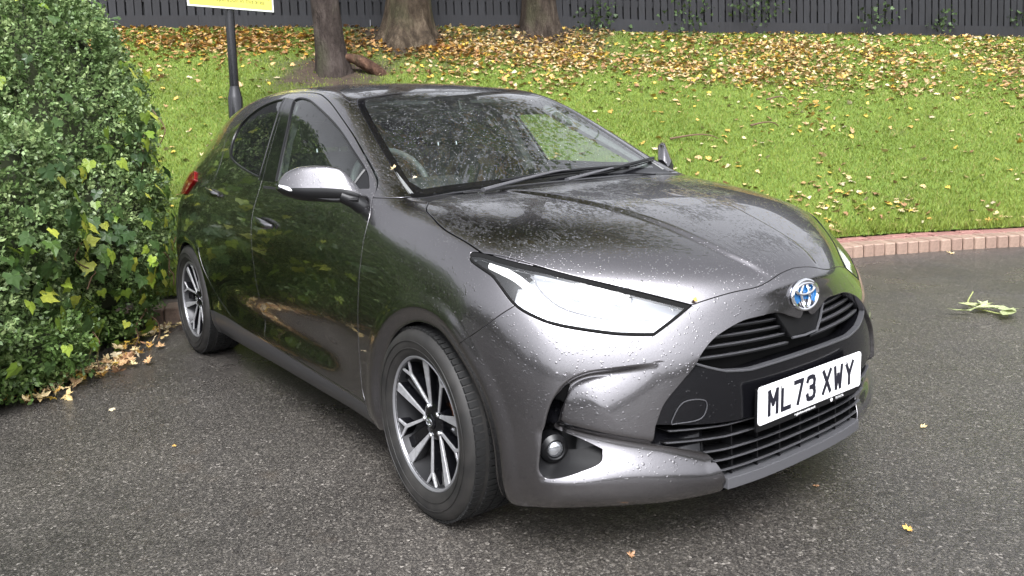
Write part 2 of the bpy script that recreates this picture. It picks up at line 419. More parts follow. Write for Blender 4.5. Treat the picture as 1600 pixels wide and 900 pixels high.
# ------------------------------------------------------------------ leaf shapes
def leaf_outline(kind):
    if kind == 'maple':
        A = [(-90, .16), (-62, .52), (-38, .42), (-18, .85), (8, .45), (30, .88), (52, .52), (68, .80), (90, 1.12), (112, .80), (128, .52), (150, .88), (172, .45), (198, .85), (218, .42), (242, .52)]
    elif kind == 'ivy':
        A = [(-90, .30), (-55, .70), (-20, .80), (5, .62), (30, .78), (60, .66), (90, 1.15), (120, .66), (150, .78), (175, .62), (200, .80), (235, .70)]
    else:
        A = [(-90, 1.0), (-45, .62), (0, .48), (45, .62), (90, 1.05), (135, .62), (180, .48), (225, .62)]
    return np.array([(r*math.cos(math.radians(a)), r*math.sin(math.radians(a))) for a, r in A])
def leaf_geo(kind, curl, seed):
    r_ = np.random.default_rng(seed); o = leaf_outline(kind)*(1+r_.normal(0, .06, (len(leaf_outline(kind)), 1)))
    n = len(o); z = curl*((o**2).sum(1))*r_.uniform(.4, 1.2, n)+r_.normal(0, abs(curl)*.25, n)
    V = np.vstack([[0, 0, .0], np.column_stack([o, z])]); F = np.array([(0, 1+i, 1+(i+1) % n) for i in range(n)])
    return V, F
def rot_rand(n, tilt):
    """random rotation matrices: spin about z then tilt by up to tilt"""
    a = rng.uniform(0, 6.283, n); b = rng.normal(0, tilt, n); c = rng.normal(0, tilt, n)
    ca, sa, cb, sb, cc, sc_ = np.cos(a), np.sin(a), np.cos(b), np.sin(b), np.cos(c), np.sin(c)
    z = np.zeros(n); o = np.ones(n)
    Rz = np.stack([ca, -sa, z, sa, ca, z, z, z, o], 1).reshape(-1, 3, 3); Rx = np.stack([o, z, z, z, cb, -sb, z, sb, cb], 1).reshape(-1, 3, 3); Ry = np.stack([cc, z, sc_, z, o, z, -sc_, z, cc], 1).reshape(-1, 3, 3)
    return Rx@Ry@Rz
def tint_mat(name, rough=.5, spec=.4, trans=0.):
    m = mat(name, (.2, .2, .1), rough, 0, spec); nt = NT(m); a = nt.n('Attribute', attribute_name='tint')
    co = nt.coord(1.); c = nt.mix(1., a.outputs['Color'], nt.ramp(nt.noise(co, 90, 3), [(.3, (.75, .72, .68)), (.7, (1.12, 1.12, 1.1))]), 'MULTIPLY'); nt.l(c, nt.b.inputs['Base Color'])
    if trans:
        t = m.node_tree; out = [n for n in t.nodes if n.type == 'OUTPUT_MATERIAL'][0]; tr = nt.n('BsdfTranslucent'); nt.l(c, tr.inputs[0])
        mx = nt.n('MixShader'); mx.inputs[0].default_value = trans; nt.l(nt.b.outputs[0], mx.inputs[1]); nt.l(tr.outputs[0], mx.inputs[2]); nt.l(mx.outputs[0], out.inputs[0])
    return m
LEAF = tint_mat('fallen_leaf', .45, .4)
AUT = np.array([[.52, .40, .19], [.60, .48, .26], [.44, .30, .13], [.56, .34, .09], [.62, .43, .08], [.30, .17, .09], [.55, .47, .32], [.42, .27, .14]])
def scatter(name, P, Nrm_tilt, size, kind, cols, curl=.25, lift=.012, variants=5, material=None):
    """many leaves in one mesh"""
    VV, FF, CC = [], [], []; off = 0
    which = rng.integers(0, variants, len(P))
    for v in range(variants):
        sel = np.where(which == v)[0]
        if len(sel) == 0: continue
        g, f = leaf_geo(kind, curl*(1 if v % 2 else -1), v+11); Rm = rot_rand(len(sel), Nrm_tilt)
        X = np.einsum('nij,kj->nki', Rm, g)*size[sel][:, None, None]+P[sel][:, None, :]+[0, 0, lift]
        k_ = len(g); VV.append(X.reshape(-1, 3)); FF.append((f[None]+(np.arange(len(sel))*k_)[:, None, None]).reshape(-1, 3)+off); CC.append(np.repeat(cols[sel], k_, 0)); off += len(sel)*k_
    o = mesh_obj(name, np.vstack(VV), np.vstack(FF), material or LEAF); paint_attr(o, np.vstack(CC), 1); return o
# ---- leaves lying on the bank
n = 150000; s = rng.uniform(0, .78, n); t = rng.uniform(0, 1, n); P = bank(s, t); q, zc = to_cam(P)
n1 = np.sin(P[:, 0]*1.3+.5)*np.sin(P[:, 1]*1.1)+.7*np.sin(P[:, 0]*3.1+2)*np.sin(P[:, 1]*2.7+.4)+.5*np.sin(P[:, 0]*7.+1)*np.sin(P[:, 1]*6.)
px, py = q[:, 0], q[:, 1]
core = np.exp(-((t-.83)/.20)**2)*np.clip((P[:, 1]-2.2)/2.2, 0, 1)*np.clip((15-P[:, 1])/6, 0, 1)
leftd = np.exp(-((t-.90)/.12)**2)*np.clip((4.-P[:, 1])/2, 0, 1)
dens = .013+1.0*core*np.clip(.62+.45*n1, 0, 1)+.95*leftd*np.clip(.6+.4*n1, 0, 1)+.13*np.clip(n1-.2, 0, 1)*(t < .7)
ok = (rng.uniform(0, 1, n) < dens*.95) & in_view(P, 30)
P = P[ok]; t = t[ok]; zc = zc[ok]
sz = rng.uniform(.024, .052, len(P)); ci = rng.integers(0, len(AUT), len(P)); cols = AUT[ci]*rng.uniform(.75, 1.2, (len(P), 1))
brown = (P[:, 1] < 4.2) & (t > .7); cols[brown] *= np.array([.80, .68, .56])
lo_n = np.argsort(-(sz/zc))[:150]; rest = np.setdiff1d(np.arange(len(P)), lo_n)
fl = scatter('fallen_leaves', P[rest], .38, sz[rest], 'maple', cols[rest], .3, .028); tag(fl, 'brown and yellow fallen leaves strewn over the grass bank', 'leaves', kind='stuff')
leaf_me = []
for v in range(8):
    g, f = leaf_geo('maple', .3 if v % 2 else -.3, v+40); me = bpy.data.meshes.new('fallen_leaf'); me.from_pydata([tuple(p) for p in g], [], [tuple(int(i) for i in q_) for q_ in f]); me.update()
    c4 = me.color_attributes.new('tint', 'FLOAT_COLOR', 'POINT'); col_ = np.r_[AUT[v], 1.]; c4.data.foreach_set('color', np.tile(col_, len(g)).astype(np.float32)); me.materials.append(LEAF); leaf_me.append(me)
LEAFCOL = ('tan', 'pale straw-coloured', 'light brown', 'orange-brown', 'golden yellow', 'dark brown', 'cream', 'russet')
def one_leaf(p, size, v, label, group, tilt=.3, lift=.02, rz=None):
    o = bpy.data.objects.new('fallen_leaf', leaf_me[v]); link(o); o.location = (p[0], p[1], p[2]+lift); o.scale = (size,)*3
    o.rotation_euler = (random.gauss(0, tilt), random.gauss(0, tilt), random.uniform(0, 6.28) if rz is None else rz); tag(o, label, 'leaf', group); return o
for i in lo_n: one_leaf(P[i], sz[i], int(ci[i]), f'{LEAFCOL[int(ci[i])]} curled leaf lying in the grass of the bank near the kerb', f'{LEAFCOL[int(ci[i])]} leaves in the near grass')
# ------------------------------------------------------------------ fence
FU = (FP1-FP0)/np.linalg.norm(FP1-FP0); FNV = np.array([FU[1], -FU[0]])      # towards the car
def fence_mat():
    m = mat('fence_stain', (.035, .035, .04), .6); nt = NT(m); co = nt.coord(1.); oi = nt.n('ObjectInfo')
    c = nt.mix(oi.outputs['Random'], (.010, .010, .012), (.017, .0175, .0205)); st = nt.noise(nt.coord((14, 14, 1.2)), 3, 5, .6)
    c = nt.mix(1., c, nt.ramp(st, [(.3, (.7, .7, .7)), (.7, (1.2, 1.2, 1.2))]), 'MULTIPLY'); nt.l(c, nt.b.inputs['Base Color'])
    nt.l(nt.bump(st, .4, .004), nt.b.inputs['Normal']); return m
FM = fence_mat()
fence = empty('board_fence', (FP0[0], FP0[1], 0)); tag(fence, 'dark grey vertical board fence along the top of the bank', 'fence')
bme = block_mesh('fence_board', .100, .022, 1.85, FM, .003); fa = math.atan2(FU[1], FU[0])
L = np.linalg.norm(FP1-FP0); s = 3.2
while s < 33.:
    p = FP0+FU*s; zf = float(fence_z(p[1]))
    o = bpy.data.objects.new('fence_board', bme); link(o, fence)
    o.location = (p[0]-FP0[0], p[1]-FP0[1], zf+.10+.925+random.uniform(-.006, .006)); o.rotation_euler = (random.uniform(-.006, .006), random.uniform(-.007, .007), fa+random.uniform(-.02, .02))
    s += .1185+random.uniform(-.003, .003)
s = 3.0
while s < L-2.:
    a, b2 = FP0+FU*s, FP0+FU*(s+2.4); za, zb = fence_z(a[1]), fence_z(b2[1])
    for nm, dn, z0, z1, th in (('base_board', .030, -.10, .155, .02), ('back_panel', -.055, .10, 1.95, .006), ('fence_rail', -.03, .35, .44, .02), ('fence_rail', -.03, 1.5, 1.59, .02)):
        V = []
        for q_, zz in ((a, za), (b2, zb)):
            for d_ in (dn-th, dn+th):
                for h_ in (z0, z1):
                    w_ = q_+FNV*d_; V.append((w_[0]-FP0[0], w_[1]-FP0[1], zz+h_))
        b = MB(); b.add(V, [(0, 1, 3, 2), (4, 6, 7, 5), (0, 4, 5, 1), (2, 3, 7, 6), (0, 2, 6, 4), (1, 5, 7, 3)]); b.build(nm, FM, fence)
    s += 2.404
# ------------------------------------------------------------------ trees behind the car
def bark_mat(name, a, b_):
    m = mat(name, a, .85, 0, .2); nt = NT(m); v = nt.coord((1, 1, .35)); n_ = nt.noise(v, 9, 7, .65)
    c = nt.ramp(n_, [(.32, tuple(np.array(a)*.45)), (.5, a), (.68, b_)]); c = nt.mix(nt.ramp(nt.noise(v, 2.4, 3), [(.56, (0, 0, 0)), (.7, (.7, .7, .7))]), c, (.055, .062, .030)); nt.l(c, nt.b.inputs['Base Color'])
    nt.l(nt.bump(nt.noise(v, 22, 6, .7), 1., .07), nt.b.inputs['Normal']); return m
BARK = [bark_mat('smooth_bark', (.062, .048, .042), (.105, .085, .076)), bark_mat('flaky_bark', (.080, .060, .042), (.18, .14, .098)), bark_mat('ridged_bark', (.072, .056, .044), (.13, .105, .082))]
CROWN = tint_mat('autumn_crown', .55, .3, .35)
def tree(base, dia, lean, seed, bm_, label, crown_c, crown_r, nleaf, flare=1.6, roots=6):
    r_ = np.random.default_rng(seed); root = empty('tree', base); tag(root, label, 'tree', 'trees at the top of the bank')
    # trunk: fluted, flaring into roots
    n, H_ = 40, 7.0; hs = np.r_[np.linspace(-.25, .9, 14), np.linspace(1.1, H_, 14)]; V = []; ph = r_.uniform(0, 6.28, 3)
    for h in hs:
        fl_ = 1+(flare-1)*math.exp(-max(h, -.1)/.22); tp = 1-.5*max(0, h)/H_
        for j in range(n):
            a = 2*math.pi*j/n; rt = .5+.5*math.cos(roots*a+ph[0]+.4*math.sin(a*2+ph[1])); k_ = math.exp(-max(h, 0)/.25)
            rr = dia/2*tp*(fl_+.55*k_*rt**2*(flare-1)*2-.0)*(1+.05*math.sin(3*a+h*2+ph[2])+.02*math.sin(9*a+h*5))
            V.append((rr*math.cos(a)+lean[0]*h, rr*math.sin(a)+lean[1]*h, h))
    F = np.array([(i*n+j, i*n+(j+1) % n, (i+1)*n+(j+1) % n, (i+1)*n+j) for i in range(len(hs)-1) for j in range(n)])
    mesh_obj('trunk', np.array(V), F, bm_, root, smooth=True)
    cc = np.array(crown_c); tips = []
    for i in range(13):
        h0 = r_.uniform(3.4, 6.6); a = 2*math.pi*i/13+r_.uniform(-.3, .3); p0 = np.array([lean[0]*h0, lean[1]*h0, h0]); e = cc+np.array([math.cos(a), math.sin(a), 0])*crown_r[0]*r_.uniform(.55, .9)+np.array([0, 0, r_.uniform(-.6, .6)*crown_r[2]])
        mid = (p0+e)/2+[0, 0, .5]; pts = smoothpoly([p0, mid, e], 5, False); b = MB(); b.tube(pts, np.linspace(.11, .02, len(pts))*dia/.4, 7); b.build('limb', bm_, root, True); tips += [mid, e, (mid+e)/2]
    # crown: leaf clumps round limb ends and through the volume, gaps between them
    ncl = 110; d = r_.normal(size=(ncl, 3)); d /= np.linalg.norm(d, axis=1)[:, None]; C_ = cc+d*np.array(crown_r)*r_.uniform(.45, 1.0, (ncl, 1)); C_ = np.vstack([C_, np.array(tips)+r_.normal(0, .2, (len(tips), 3))])
    which = r_.integers(0, len(C_), nleaf); P_ = C_[which]+r_.normal(0, 1, (nleaf, 3))*np.array([.50, .50, .26])
    pal = np.array([[.10, .15, .03], [.16, .19, .035], [.30, .26, .05], [.07, .11, .025], [.36, .24, .05]]); cl_ = pal[r_.integers(0, 5, len(C_))][which]*r_.uniform(.7, 1.25, (nleaf, 1))
    o = scatter('crown', P_, .9, r_.uniform(.07, .13, nleaf), 'ivy', cl_, .25, 0., 3, CROWN); o.parent = root; return root
_S2, _T2 = np.meshgrid(np.linspace(0, 1, 600), np.linspace(0, 1, 160)); _BQ = bank(_S2.ravel(), _T2.ravel())
def bank_z(x, y):
    """height of the bank under a point"""
    Q = _BQ; i = np.argmin((Q[:, 0]-x)**2+(Q[:, 1]-y)**2); return float(Q[i, 2])
for (x, y, dia, lean, sd, k, lab, cr, nl, flr) in (
    (-7.15, 2.20, .35, (-.015, -.06), 3, 0, 'slim smooth grey-brown tree with an exposed broken root beside it', (5.0, 4.2, 3.0), 6000, 1.18),
    (-7.95, 3.72, .62, (.02, .03), 5, 1, 'stout tree with flaking pale bark, middle of the three trunks', (4.4, 4.4, 3.0), 6000, 1.35),
    (-7.45, 5.72, .50, (0, .0), 8, 2, 'brown tree trunk close against the fence behind the windscreen', (4.4, 4.6, 3.0), 6000, 1.22)):
    tree((x, y, bank_z(x, y)-.02), dia, lean, sd, BARK[k], lab, (.3, .2, 7.6), cr, nl, flr)
# broken root stump by the slim tree
zr = bank_z(-6.80, 2.62); b = MB()
rp = [(-7.06, 2.30, zr+.24), (-6.97, 2.43, zr+.20), (-6.89, 2.55, zr+.12), (-6.83, 2.66, zr+.03), (-6.79, 2.76, zr-.08)]
b.tube(smoothpoly(rp, 5, False), np.r_[np.linspace(.05, .095, 8), np.linspace(.095, .085, 13)], 12, flat=.8); ro = b.build('tree_root', bark_mat('torn_root', (.10, .055, .038), (.24, .14, .09)), None, True); tag(ro, 'torn reddish root stub leaning at the foot of the slim tree', 'root')
# dark bare soil mounds at the feet of the trees
# ------------------------------------------------------------------ sign post
POLE = mat('black_post_paint', (.012, .012, .014), .22, 0, .5, .4)
px_, py_ = -5.95, .585; pz_ = bank_z(px_, py_)
post = empty('sign_post', (px_, py_, pz_)); tag(post, 'black steel post with a wider base carrying the yellow sign', 'post')
zs = 1.585-pz_
b = MB(); b.add(*lathe([(.0, -.1), (.072, -.1), (.072, zs-.02), (.066, zs), (.052, zs+.065), (.046, zs+.09), (.045, zs+.10)], 32, 'z')); b.build('post_base', POLE, post, True)
b = MB(); b.add(*lathe([(.045, zs+.09), (.043, 2.6-pz_), (.042, 3.1-pz_), (0, 3.1-pz_)], 32, 'z')); b.build('post_shaft', POLE, post, True)
YEL = mat('sign_yellow', (.80, .74, .13), .35); WHT = mat('sign_border', (.85, .86, .82), .35)
fx_ = np.array([CAM_POS[0]-px_, CAM_POS[1]-py_]); fa_ = math.atan2(fx_[1], fx_[0])+.50
sg = empty('notice_sign', (px_+.06*math.cos(fa_), py_+.06*math.sin(fa_), 2.43), fa_); tag(sg, 'yellow notice panel with white border on the black post', 'sign')
b = MB(); b.prism([(y, z+.30) for y, z in rrect0(.405, .30, .03)] if 'rrect0' in globals() else [(-.455, 0), (.455, 0), (.455, .6), (-.455, .6)], -.004, .004, 'x'); b.build('sign_panel', WHT, sg, bevel=.003)
b = MB(); b.prism([(-.437, .018), (.437, .018), (.437, .582), (-.437, .582)], .004, .0052, 'x'); b.build('sign_face', YEL, sg)
b = MB(); b.box((-.02, 0, .12), (.016, .06, .02)); b.box((-.02, 0, .45), (.016, .06, .02)); b.build('sign_bracket', POLE, sg)
INK2 = mat('sign_ink', (.10, .10, .05), .5)
def early_text(body, size, loc, parent, m_, name):
    cu = bpy.data.curves.new(name, 'FONT'); cu.body = body; cu.size = size; cu.align_x = 'RIGHT'; cu.align_y = 'CENTER'; cu.extrude = .0004
    t_ = bpy.data.objects.new(name, cu); COL.objects.link(t_); dg = bpy.context.evaluated_depsgraph_get(); me = bpy.data.meshes.new_from_object(t_.evaluated_get(dg)); bpy.data.objects.remove(t_)
    me.materials.clear(); me.materials.append(m_); o = bpy.data.objects.new(name, me); link(o, parent); o.location = loc; o.rotation_euler = (math.pi/2, 0, math.pi/2); return o
early_text('in operation in this area', .060, (.0058, .35, .088), sg, INK2, 'sign_lettering')
b = MB(); b.add(*lathe([(0, .0015), (.009, .001), (.009, -.001)], 12, 'x')); q_ = b.build('sign_bolt', POLE, sg); q_.location = (.006, .40, .125)
# ------------------------------------------------------------------ hedge with ivy
HE = [((-3.82,-1.58,1.15),(.85,.80,1.05)),((-3.0,-1.98,.75),(.80,.62,.72)),((-2.5,-2.16,.42),(.60,.50,.48)),((-3.45,-1.32,.62),(.62,.52,.66)),((-4.6,-2.6,1.2),(1.2,1.2,1.3)),((-3.55,-2.15,1.35),(.75,.68,.85)),((-2.72,-1.82,.22),(.60,.42,.28)),((-4.05,-1.46,1.45),(.7,.68,.80)),((-3.1,-3.0,.8),(1.0,.9,.95)),((-4.3,-4.0,1.1),(1.5,1.3,1.3))]
def hedge_pts(n, r_, seed=0, shrink=1.):
    w = np.array([np.prod(r)**(2/3) for _, r in HE]); w /= w.sum(); k = r_.choice(len(HE), n, p=w); v = r_.normal(size=(n, 3)); v /= np.linalg.norm(v, axis=1)[:, None]
    c = np.array([e[0] for e in HE])[k]; r = np.array([e[1] for e in HE])[k]; lump = 1+.07*np.sin(v[:, 0]*7+k)*np.sin(v[:, 1]*6+2*k)+.05*np.sin(v[:, 2]*11+k)
    P = c+v*r*shrink*lump[:, None]; nn = v/r; nn /= np.linalg.norm(nn, axis=1)[:, None]
    keep = P[:, 2] > .02
    for j, (c2, r2) in enumerate(HE): keep &= (k == j) | ((((P-np.array(c2))/(np.array(r2)*.93*shrink))**2).sum(1) > 1)
    return P[keep], nn[keep]
hedge = empty('hedge_shrub', (-3.3, -1.9, 0)); tag(hedge, 'dense small-leaved evergreen shrub beside the car, overgrown with ivy', 'hedge')
HB = np.array([-3.3, -1.9, 0])
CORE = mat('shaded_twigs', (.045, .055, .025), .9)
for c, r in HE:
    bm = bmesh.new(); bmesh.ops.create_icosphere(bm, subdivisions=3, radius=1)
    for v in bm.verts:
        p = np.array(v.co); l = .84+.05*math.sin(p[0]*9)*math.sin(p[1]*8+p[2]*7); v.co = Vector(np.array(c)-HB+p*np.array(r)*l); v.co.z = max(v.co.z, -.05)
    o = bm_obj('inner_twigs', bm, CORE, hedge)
HL = tint_mat('shrub_leaf', .42, .45, .15)
hr = np.random.default_rng(21); Psp, Nsp = hedge_pts(80000, hr); ok = ((CAM_POS-Psp)*Nsp).sum(1) > -1.2; Psp, Nsp = Psp[ok], Nsp[ok]
vis = in_view(Psp, 80); far_ = ~vis; kp = vis | (hr.uniform(0, 1, len(Psp)) < .35); Psp, Nsp = Psp[kp], Nsp[kp]
m_ = 13; ns_ = len(Psp)
dirs = Nsp+hr.normal(0, .45, (ns_, 3))+[0, 0, .25]; dirs /= np.linalg.norm(dirs, axis=1)[:, None]; ln = hr.uniform(.05, .14, ns_)
tt = np.linspace(.05, 1, m_); base = Psp[:, None, :]-Nsp[:, None, :]*.05+dirs[:, None, :]*ln[:, None, None]*tt[None, :, None]
sz_ = hr.uniform(.009, .0165, (ns_, m_)); ax1 = hr.normal(size=(ns_, m_, 3)); ax1 /= np.linalg.norm(ax1, axis=2, keepdims=True); ax1 = ax1*.8+dirs[:, None, :]*.6; ax1 /= np.linalg.norm(ax1, axis=2, keepdims=True)
ax2 = np.cross(ax1, hr.normal(size=(ns_, m_, 3))); ax2 /= np.linalg.norm(ax2, axis=2, keepdims=True)
X = base+ax1*.010*hr.uniform(.3, 1, (ns_, m_, 1)); a_ = X; b_1 = X+ax1*sz_[..., None]+ax2*sz_[..., None]*.62; c_1 = X+ax1*sz_[..., None]*2.1; d_1 = X+ax1*sz_[..., None]-ax2*sz_[..., None]*.62
V = np.stack([a_, b_1, c_1, d_1], 2).reshape(-1, 3)-HB; F = np.arange(len(V)).reshape(-1, 4)
fo = mesh_obj('foliage', V, F, HL, hedge); fo['kind'] = 'stuff'
pal = np.array([[.10, .17, .070], [.13, .21, .095], [.18, .275, .135], [.075, .13, .048], [.225, .315, .16]])
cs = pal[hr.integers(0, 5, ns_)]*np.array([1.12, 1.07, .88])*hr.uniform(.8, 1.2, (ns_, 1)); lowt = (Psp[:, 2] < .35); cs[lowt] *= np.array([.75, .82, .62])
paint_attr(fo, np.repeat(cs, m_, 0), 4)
# ivy: one leaf, one object
IV = tint_mat('ivy_leaf', .38, .5, .25); ivy_me = []
for v, c in enumerate([(.035, .075, .022), (.055, .105, .030), (.075, .14, .030), (.26, .36, .045), (.42, .47, .07), (.17, .27, .035)]):
    g, f = leaf_geo('ivy', -.18, v+70); me = bpy.data.meshes.new('ivy_leaf'); me.from_pydata([tuple(p) for p in g], [], [tuple(int(i) for i in q_) for q_ in f]); me.update()
    c4 = me.color_attributes.new('tint', 'FLOAT_COLOR', 'POINT'); c4.data.foreach_set('color', np.tile(np.r_[c, 1.], len(g)).astype(np.float32)); me.materials.append(IV); ivy_me.append(me)
ivy = empty('ivy_plant', tuple(HB)); tag(ivy, 'ivy with dark and lime green leaves climbing through the hedge', 'ivy')
Pi, Ni = hedge_pts(26000, np.random.default_rng(5)); ok = (((CAM_POS-Pi)*Ni).sum(1) > .4) & in_view(Pi, 20); Pi, Ni = Pi[ok], Ni[ok]; qi, zi = to_cam(Pi)
pr = .08+.9*np.exp(-((qi[:, 1]-400)/140)**2)*np.clip(.35+(qi[:, 0])/260, 0, 1)+.35*(qi[:, 0] > 190); ch = hr.choice(len(Pi), 300, replace=False, p=pr/pr.sum())
for j in ch:
    p, nn = Pi[j], Ni[j]; x_, y_ = qi[j]; lime = random.random() < (.42 if x_ > 110 or y_ > 330 else .2)
    o = bpy.data.objects.new('ivy_leaf', ivy_me[random.choice((3, 4, 5, 5)) if lime else random.choice((0, 1, 1, 2))]); link(o, ivy)
    z_ = (nn+np.array([0, 0, .25])+hr.normal(0, .35, 3)); z_ /= np.linalg.norm(z_); y2 = np.array([0, 0, -1.])+hr.normal(0, .45, 3); y2 -= z_*(y2@z_); y2 /= np.linalg.norm(y2); x2 = np.cross(y2, z_); sc_ = random.uniform(.032, .060)*(1 if lime else 1.1)
    Mx = np.eye(4); Mx[:3, 0] = x2*sc_; Mx[:3, 1] = y2*sc_; Mx[:3, 2] = z_*sc_; Mx[:3, 3] = p+nn*random.uniform(.075, .13)-HB
    o.matrix_local = Matrix(Mx.tolist())
for st in range(9):
    j = hr.choice(len(Pi), p=pr/pr.sum()); p = Pi[j]+Ni[j]*.07-HB; pts = [p]
    for q_ in range(5): pts.append(pts[-1]+np.array([hr.normal(0, .03), hr.normal(0, .03), -.06+hr.normal(0, .02)]))
    b = MB(); b.tube(smoothpoly(pts, 4, False), .0035, 5); b.build('ivy_stem', mat('ivy_stem', (.12, .07, .04), .7) if st == 0 else bpy.data.materials['ivy_stem'], ivy, True)
# ------------------------------------------------------------------ litter on the asphalt
def ground_at(px, py):
    d = (px-800)/CAM_F*np.array(_r)-(py-300)/CAM_F*np.array(_u)+np.array(_f); return CAM_POS+d*(-CAM_POS[2]/d[2])
edge = [(20, 640), (70, 600), (130, 585), (170, 570), (205, 540), (240, 512)]
E3 = np.array([ground_at(*p) for p in edge])
lr = random.Random(4)
for i in range(150):
    a = lr.uniform(0, len(E3)-1.001); k = int(a); p = E3[k]*(1-a+k)+E3[k+1]*(a-k); off = abs(lr.gauss(0, .085))*(-1 if lr.random() < .35 else 1)
    p = p+np.array([.5, .75, 0])*(off+.07)*.9
    v_ = lr.choice((0, 1, 1, 3, 4, 5, 6, 7)); one_leaf((p[0], p[1], 0), lr.uniform(.022, .048), v_, f'{LEAFCOL[v_]} damp leaf in the litter at the foot of the hedge', f'{LEAFCOL[v_]} leaf litter under the hedge', .45, lr.uniform(.008, .05))
for (x_, y_), sz__, v, lab in (((212, 536), .05, 4, 'bright orange leaf lying on the tarmac near the rear wheel'), ((1421, 830), .020, 3, 'small orange leaf alone on the tarmac below the number plate'), ((1441, 669), .018, 1, 'small yellow leaf on the tarmac beside the front bumper'), ((985, 871), .016, 5, 'brown leaf scrap on the tarmac at the bottom edge'), ((175, 641), .022, 6, 'thin pale leaf on the tarmac in front of the hedge'), ((1487, 397), .045, 1, 'pale leaf lying against the kerb'), ((272, 700), .012, 3, 'tiny brown leaf scrap on the tarmac left of the front wheel'), ((1275, 762), .014, 5, 'tiny brown scrap on the tarmac under the chin of the bumper')):
    p = ground_at(x_, y_); one_leaf(p, sz__, v, lab, None, .12, .008)
for p_, r_, sz__, v, lab in (((-.484, -.652, 1.092), (.5, -.3, .4), .018, 1, 'small tan leaf stuck at the edge of the windscreen'), ((.712, -.376, .737), (.6, .5, 1.), .011, 3, 'tiny orange leaf caught at the inner corner of the headlight'), ((-.42, -.60, 1.058), (.4, -.2, 1.), .013, 6, 'tiny pale leaf on the windscreen above the wiper')):
    o = one_leaf(p_, sz__, v, lab, None, .0, .004); o.rotation_euler = r_
# fallen green sprig on the right
sp = empty('fallen_sprig', tuple(ground_at(1535, 492))); tag(sp, 'fallen pale green leafy sprig lying on the tarmac by the kerb', 'sprig')
GL = tint_mat('sprig_leaf', .5, .4, .2); sp0 = np.array(sp.location)
b = MB(); b.tube(smoothpoly([ground_at(1520, 468)-sp0+[0, 0, .05], ground_at(1512, 482)-sp0+[0, 0, .03], ground_at(1530, 488)-sp0+[0, 0, .02], ground_at(1575, 497)-sp0+[0, 0, .015]], 5, False), .004, 6); b.build('twig', mat('green_twig', (.30, .33, .12), .6), sp, True)
for (x_, y_), s_, c in (((1503, 493), .045, (.36, .42, .20)), ((1525, 485), .055, (.44, .50, .24)), ((1543, 489), .06, (.50, .56, .30)), ((1560, 491), .075, (.44, .50, .28)), ((1575, 497), .06, (.42, .48, .24)), ((1535, 484), .04, (.52, .58, .34))):
    g, f = leaf_geo('plain', .35, int(x_)); g = g*[.8, 1.3, .8]*s_*1.45; a_ = random.uniform(0, 6.28); Rz = np.array([[math.cos(a_), -math.sin(a_), 0], [math.sin(a_), math.cos(a_), 0], [0, 0, 1]])
    o = mesh_obj('leaf', g@Rz.T+ground_at(x_, y_)-sp0+[0, 0, .03], f, GL, sp); paint_attr(o, np.tile(c, (len(g), 1)), 1)
# twigs on the grass
for i, (x_, y_, l_) in enumerate(((1085, 215, .55), (1195, 195, .35), (1215, 155, .3))):
    d = (x_-800)/CAM_F*np.array(_r)-(y_-300)/CAM_F*np.array(_u)+np.array(_f)
    for k in np.linspace(6, 14, 160):
        p = CAM_POS+d*k
        if p[2] < (bank_z(p[0], p[1]) if k > 6 else 0)+.05: break
    b = MB(); a = random.uniform(-.6, .3); v = np.array([math.cos(a+.93), math.sin(a+.93), .0]); b.tube(smoothpoly([p-v*l_/2, p+[0, 0, .03], p+v*l_*.3+[0, 0, .02], p+v*l_/2+[0, 0, -.02]], 4, False), np.linspace(.012, .004, 13), 6)
    o = b.build('fallen_twig', bpy.data.materials['ivy_stem'], None, True); tag(o, ('long dark twig lying on the grass behind the bonnet', 'short bare twig on the grass in the middle of the bank', 'small twig stuck upright in the grass below the leaves')[i], 'twig')
# creeper on the fence
CRP = tint_mat('creeper_leaf', .5, .4, .2); cr_ = np.random.default_rng(9)
for i, (x_, y_, r1, n_) in enumerate(((1075, 30, .28, 160), (940, 28, .22, 120), (1185, 8, .30, 220), (1372, 25, .20, 80), (1475, 35, .18, 70), (1590, 30, .12, 30))):
    u = (x_-800)/CAM_F; d = np.array(_r)*u-(y_-300)/CAM_F*np.array(_u)+np.array(_f); w_ = CAM_POS[:2]-FP0; den = d[:2]@FNV; k = -((w_@FNV)-.05)/den; p = CAM_POS+d*k
    P_ = p+np.stack([FU[0]*cr_.normal(0, r1, n_), FU[1]*cr_.normal(0, r1, n_), cr_.normal(0, r1*.6, n_)], 1)+np.r_[FNV*.03, 0]
    o = scatter('creeper', P_, 1.0, cr_.uniform(.022, .045, n_), 'ivy', np.array([.05, .085, .03])*cr_.uniform(.6, 1.8, (n_, 1)), .2, 0, 2, CRP); o['kind'] = 'stuff'
    tag(o, ('patch of dark creeper low on the fence right of the trees', 'thin creeper on the fence beside the rightmost trunk', 'thick dark creeper hanging at the top of the fence', 'sparse creeper leaves low on the grey fence', 'small green weed growing through the fence base', 'few creeper leaves at the fence end')[i], 'creeper')

# ------------------------------------------------------------------ unseen ring of trees, added to darken the reflections in the paint
wr = np.random.default_rng(33); VV = []; n_ = 26000
ca = wr.uniform(0, 2*math.pi, n_); cr0 = wr.uniform(34, 42, n_); ch_ = wr.uniform(0, 1, n_)**.8*(4.2+1.2*np.sin(ca*9)+.8*np.sin(ca*23))
P_ = np.stack([cr0*np.cos(ca), cr0*np.sin(ca), ch_+.1], 1); pal = np.array([[.05, .08, .02], [.08, .10, .025], [.13, .11, .03], [.035, .055, .015]])
o = scatter('added_treeline', P_, 1.0, wr.uniform(.25, .5, n_), 'ivy', pal[wr.integers(0, 4, n_)], .25, 0., 3, CROWN); tag(o, 'unseen belt of trees added around the car park for the paint reflections', 'trees', kind='stuff')
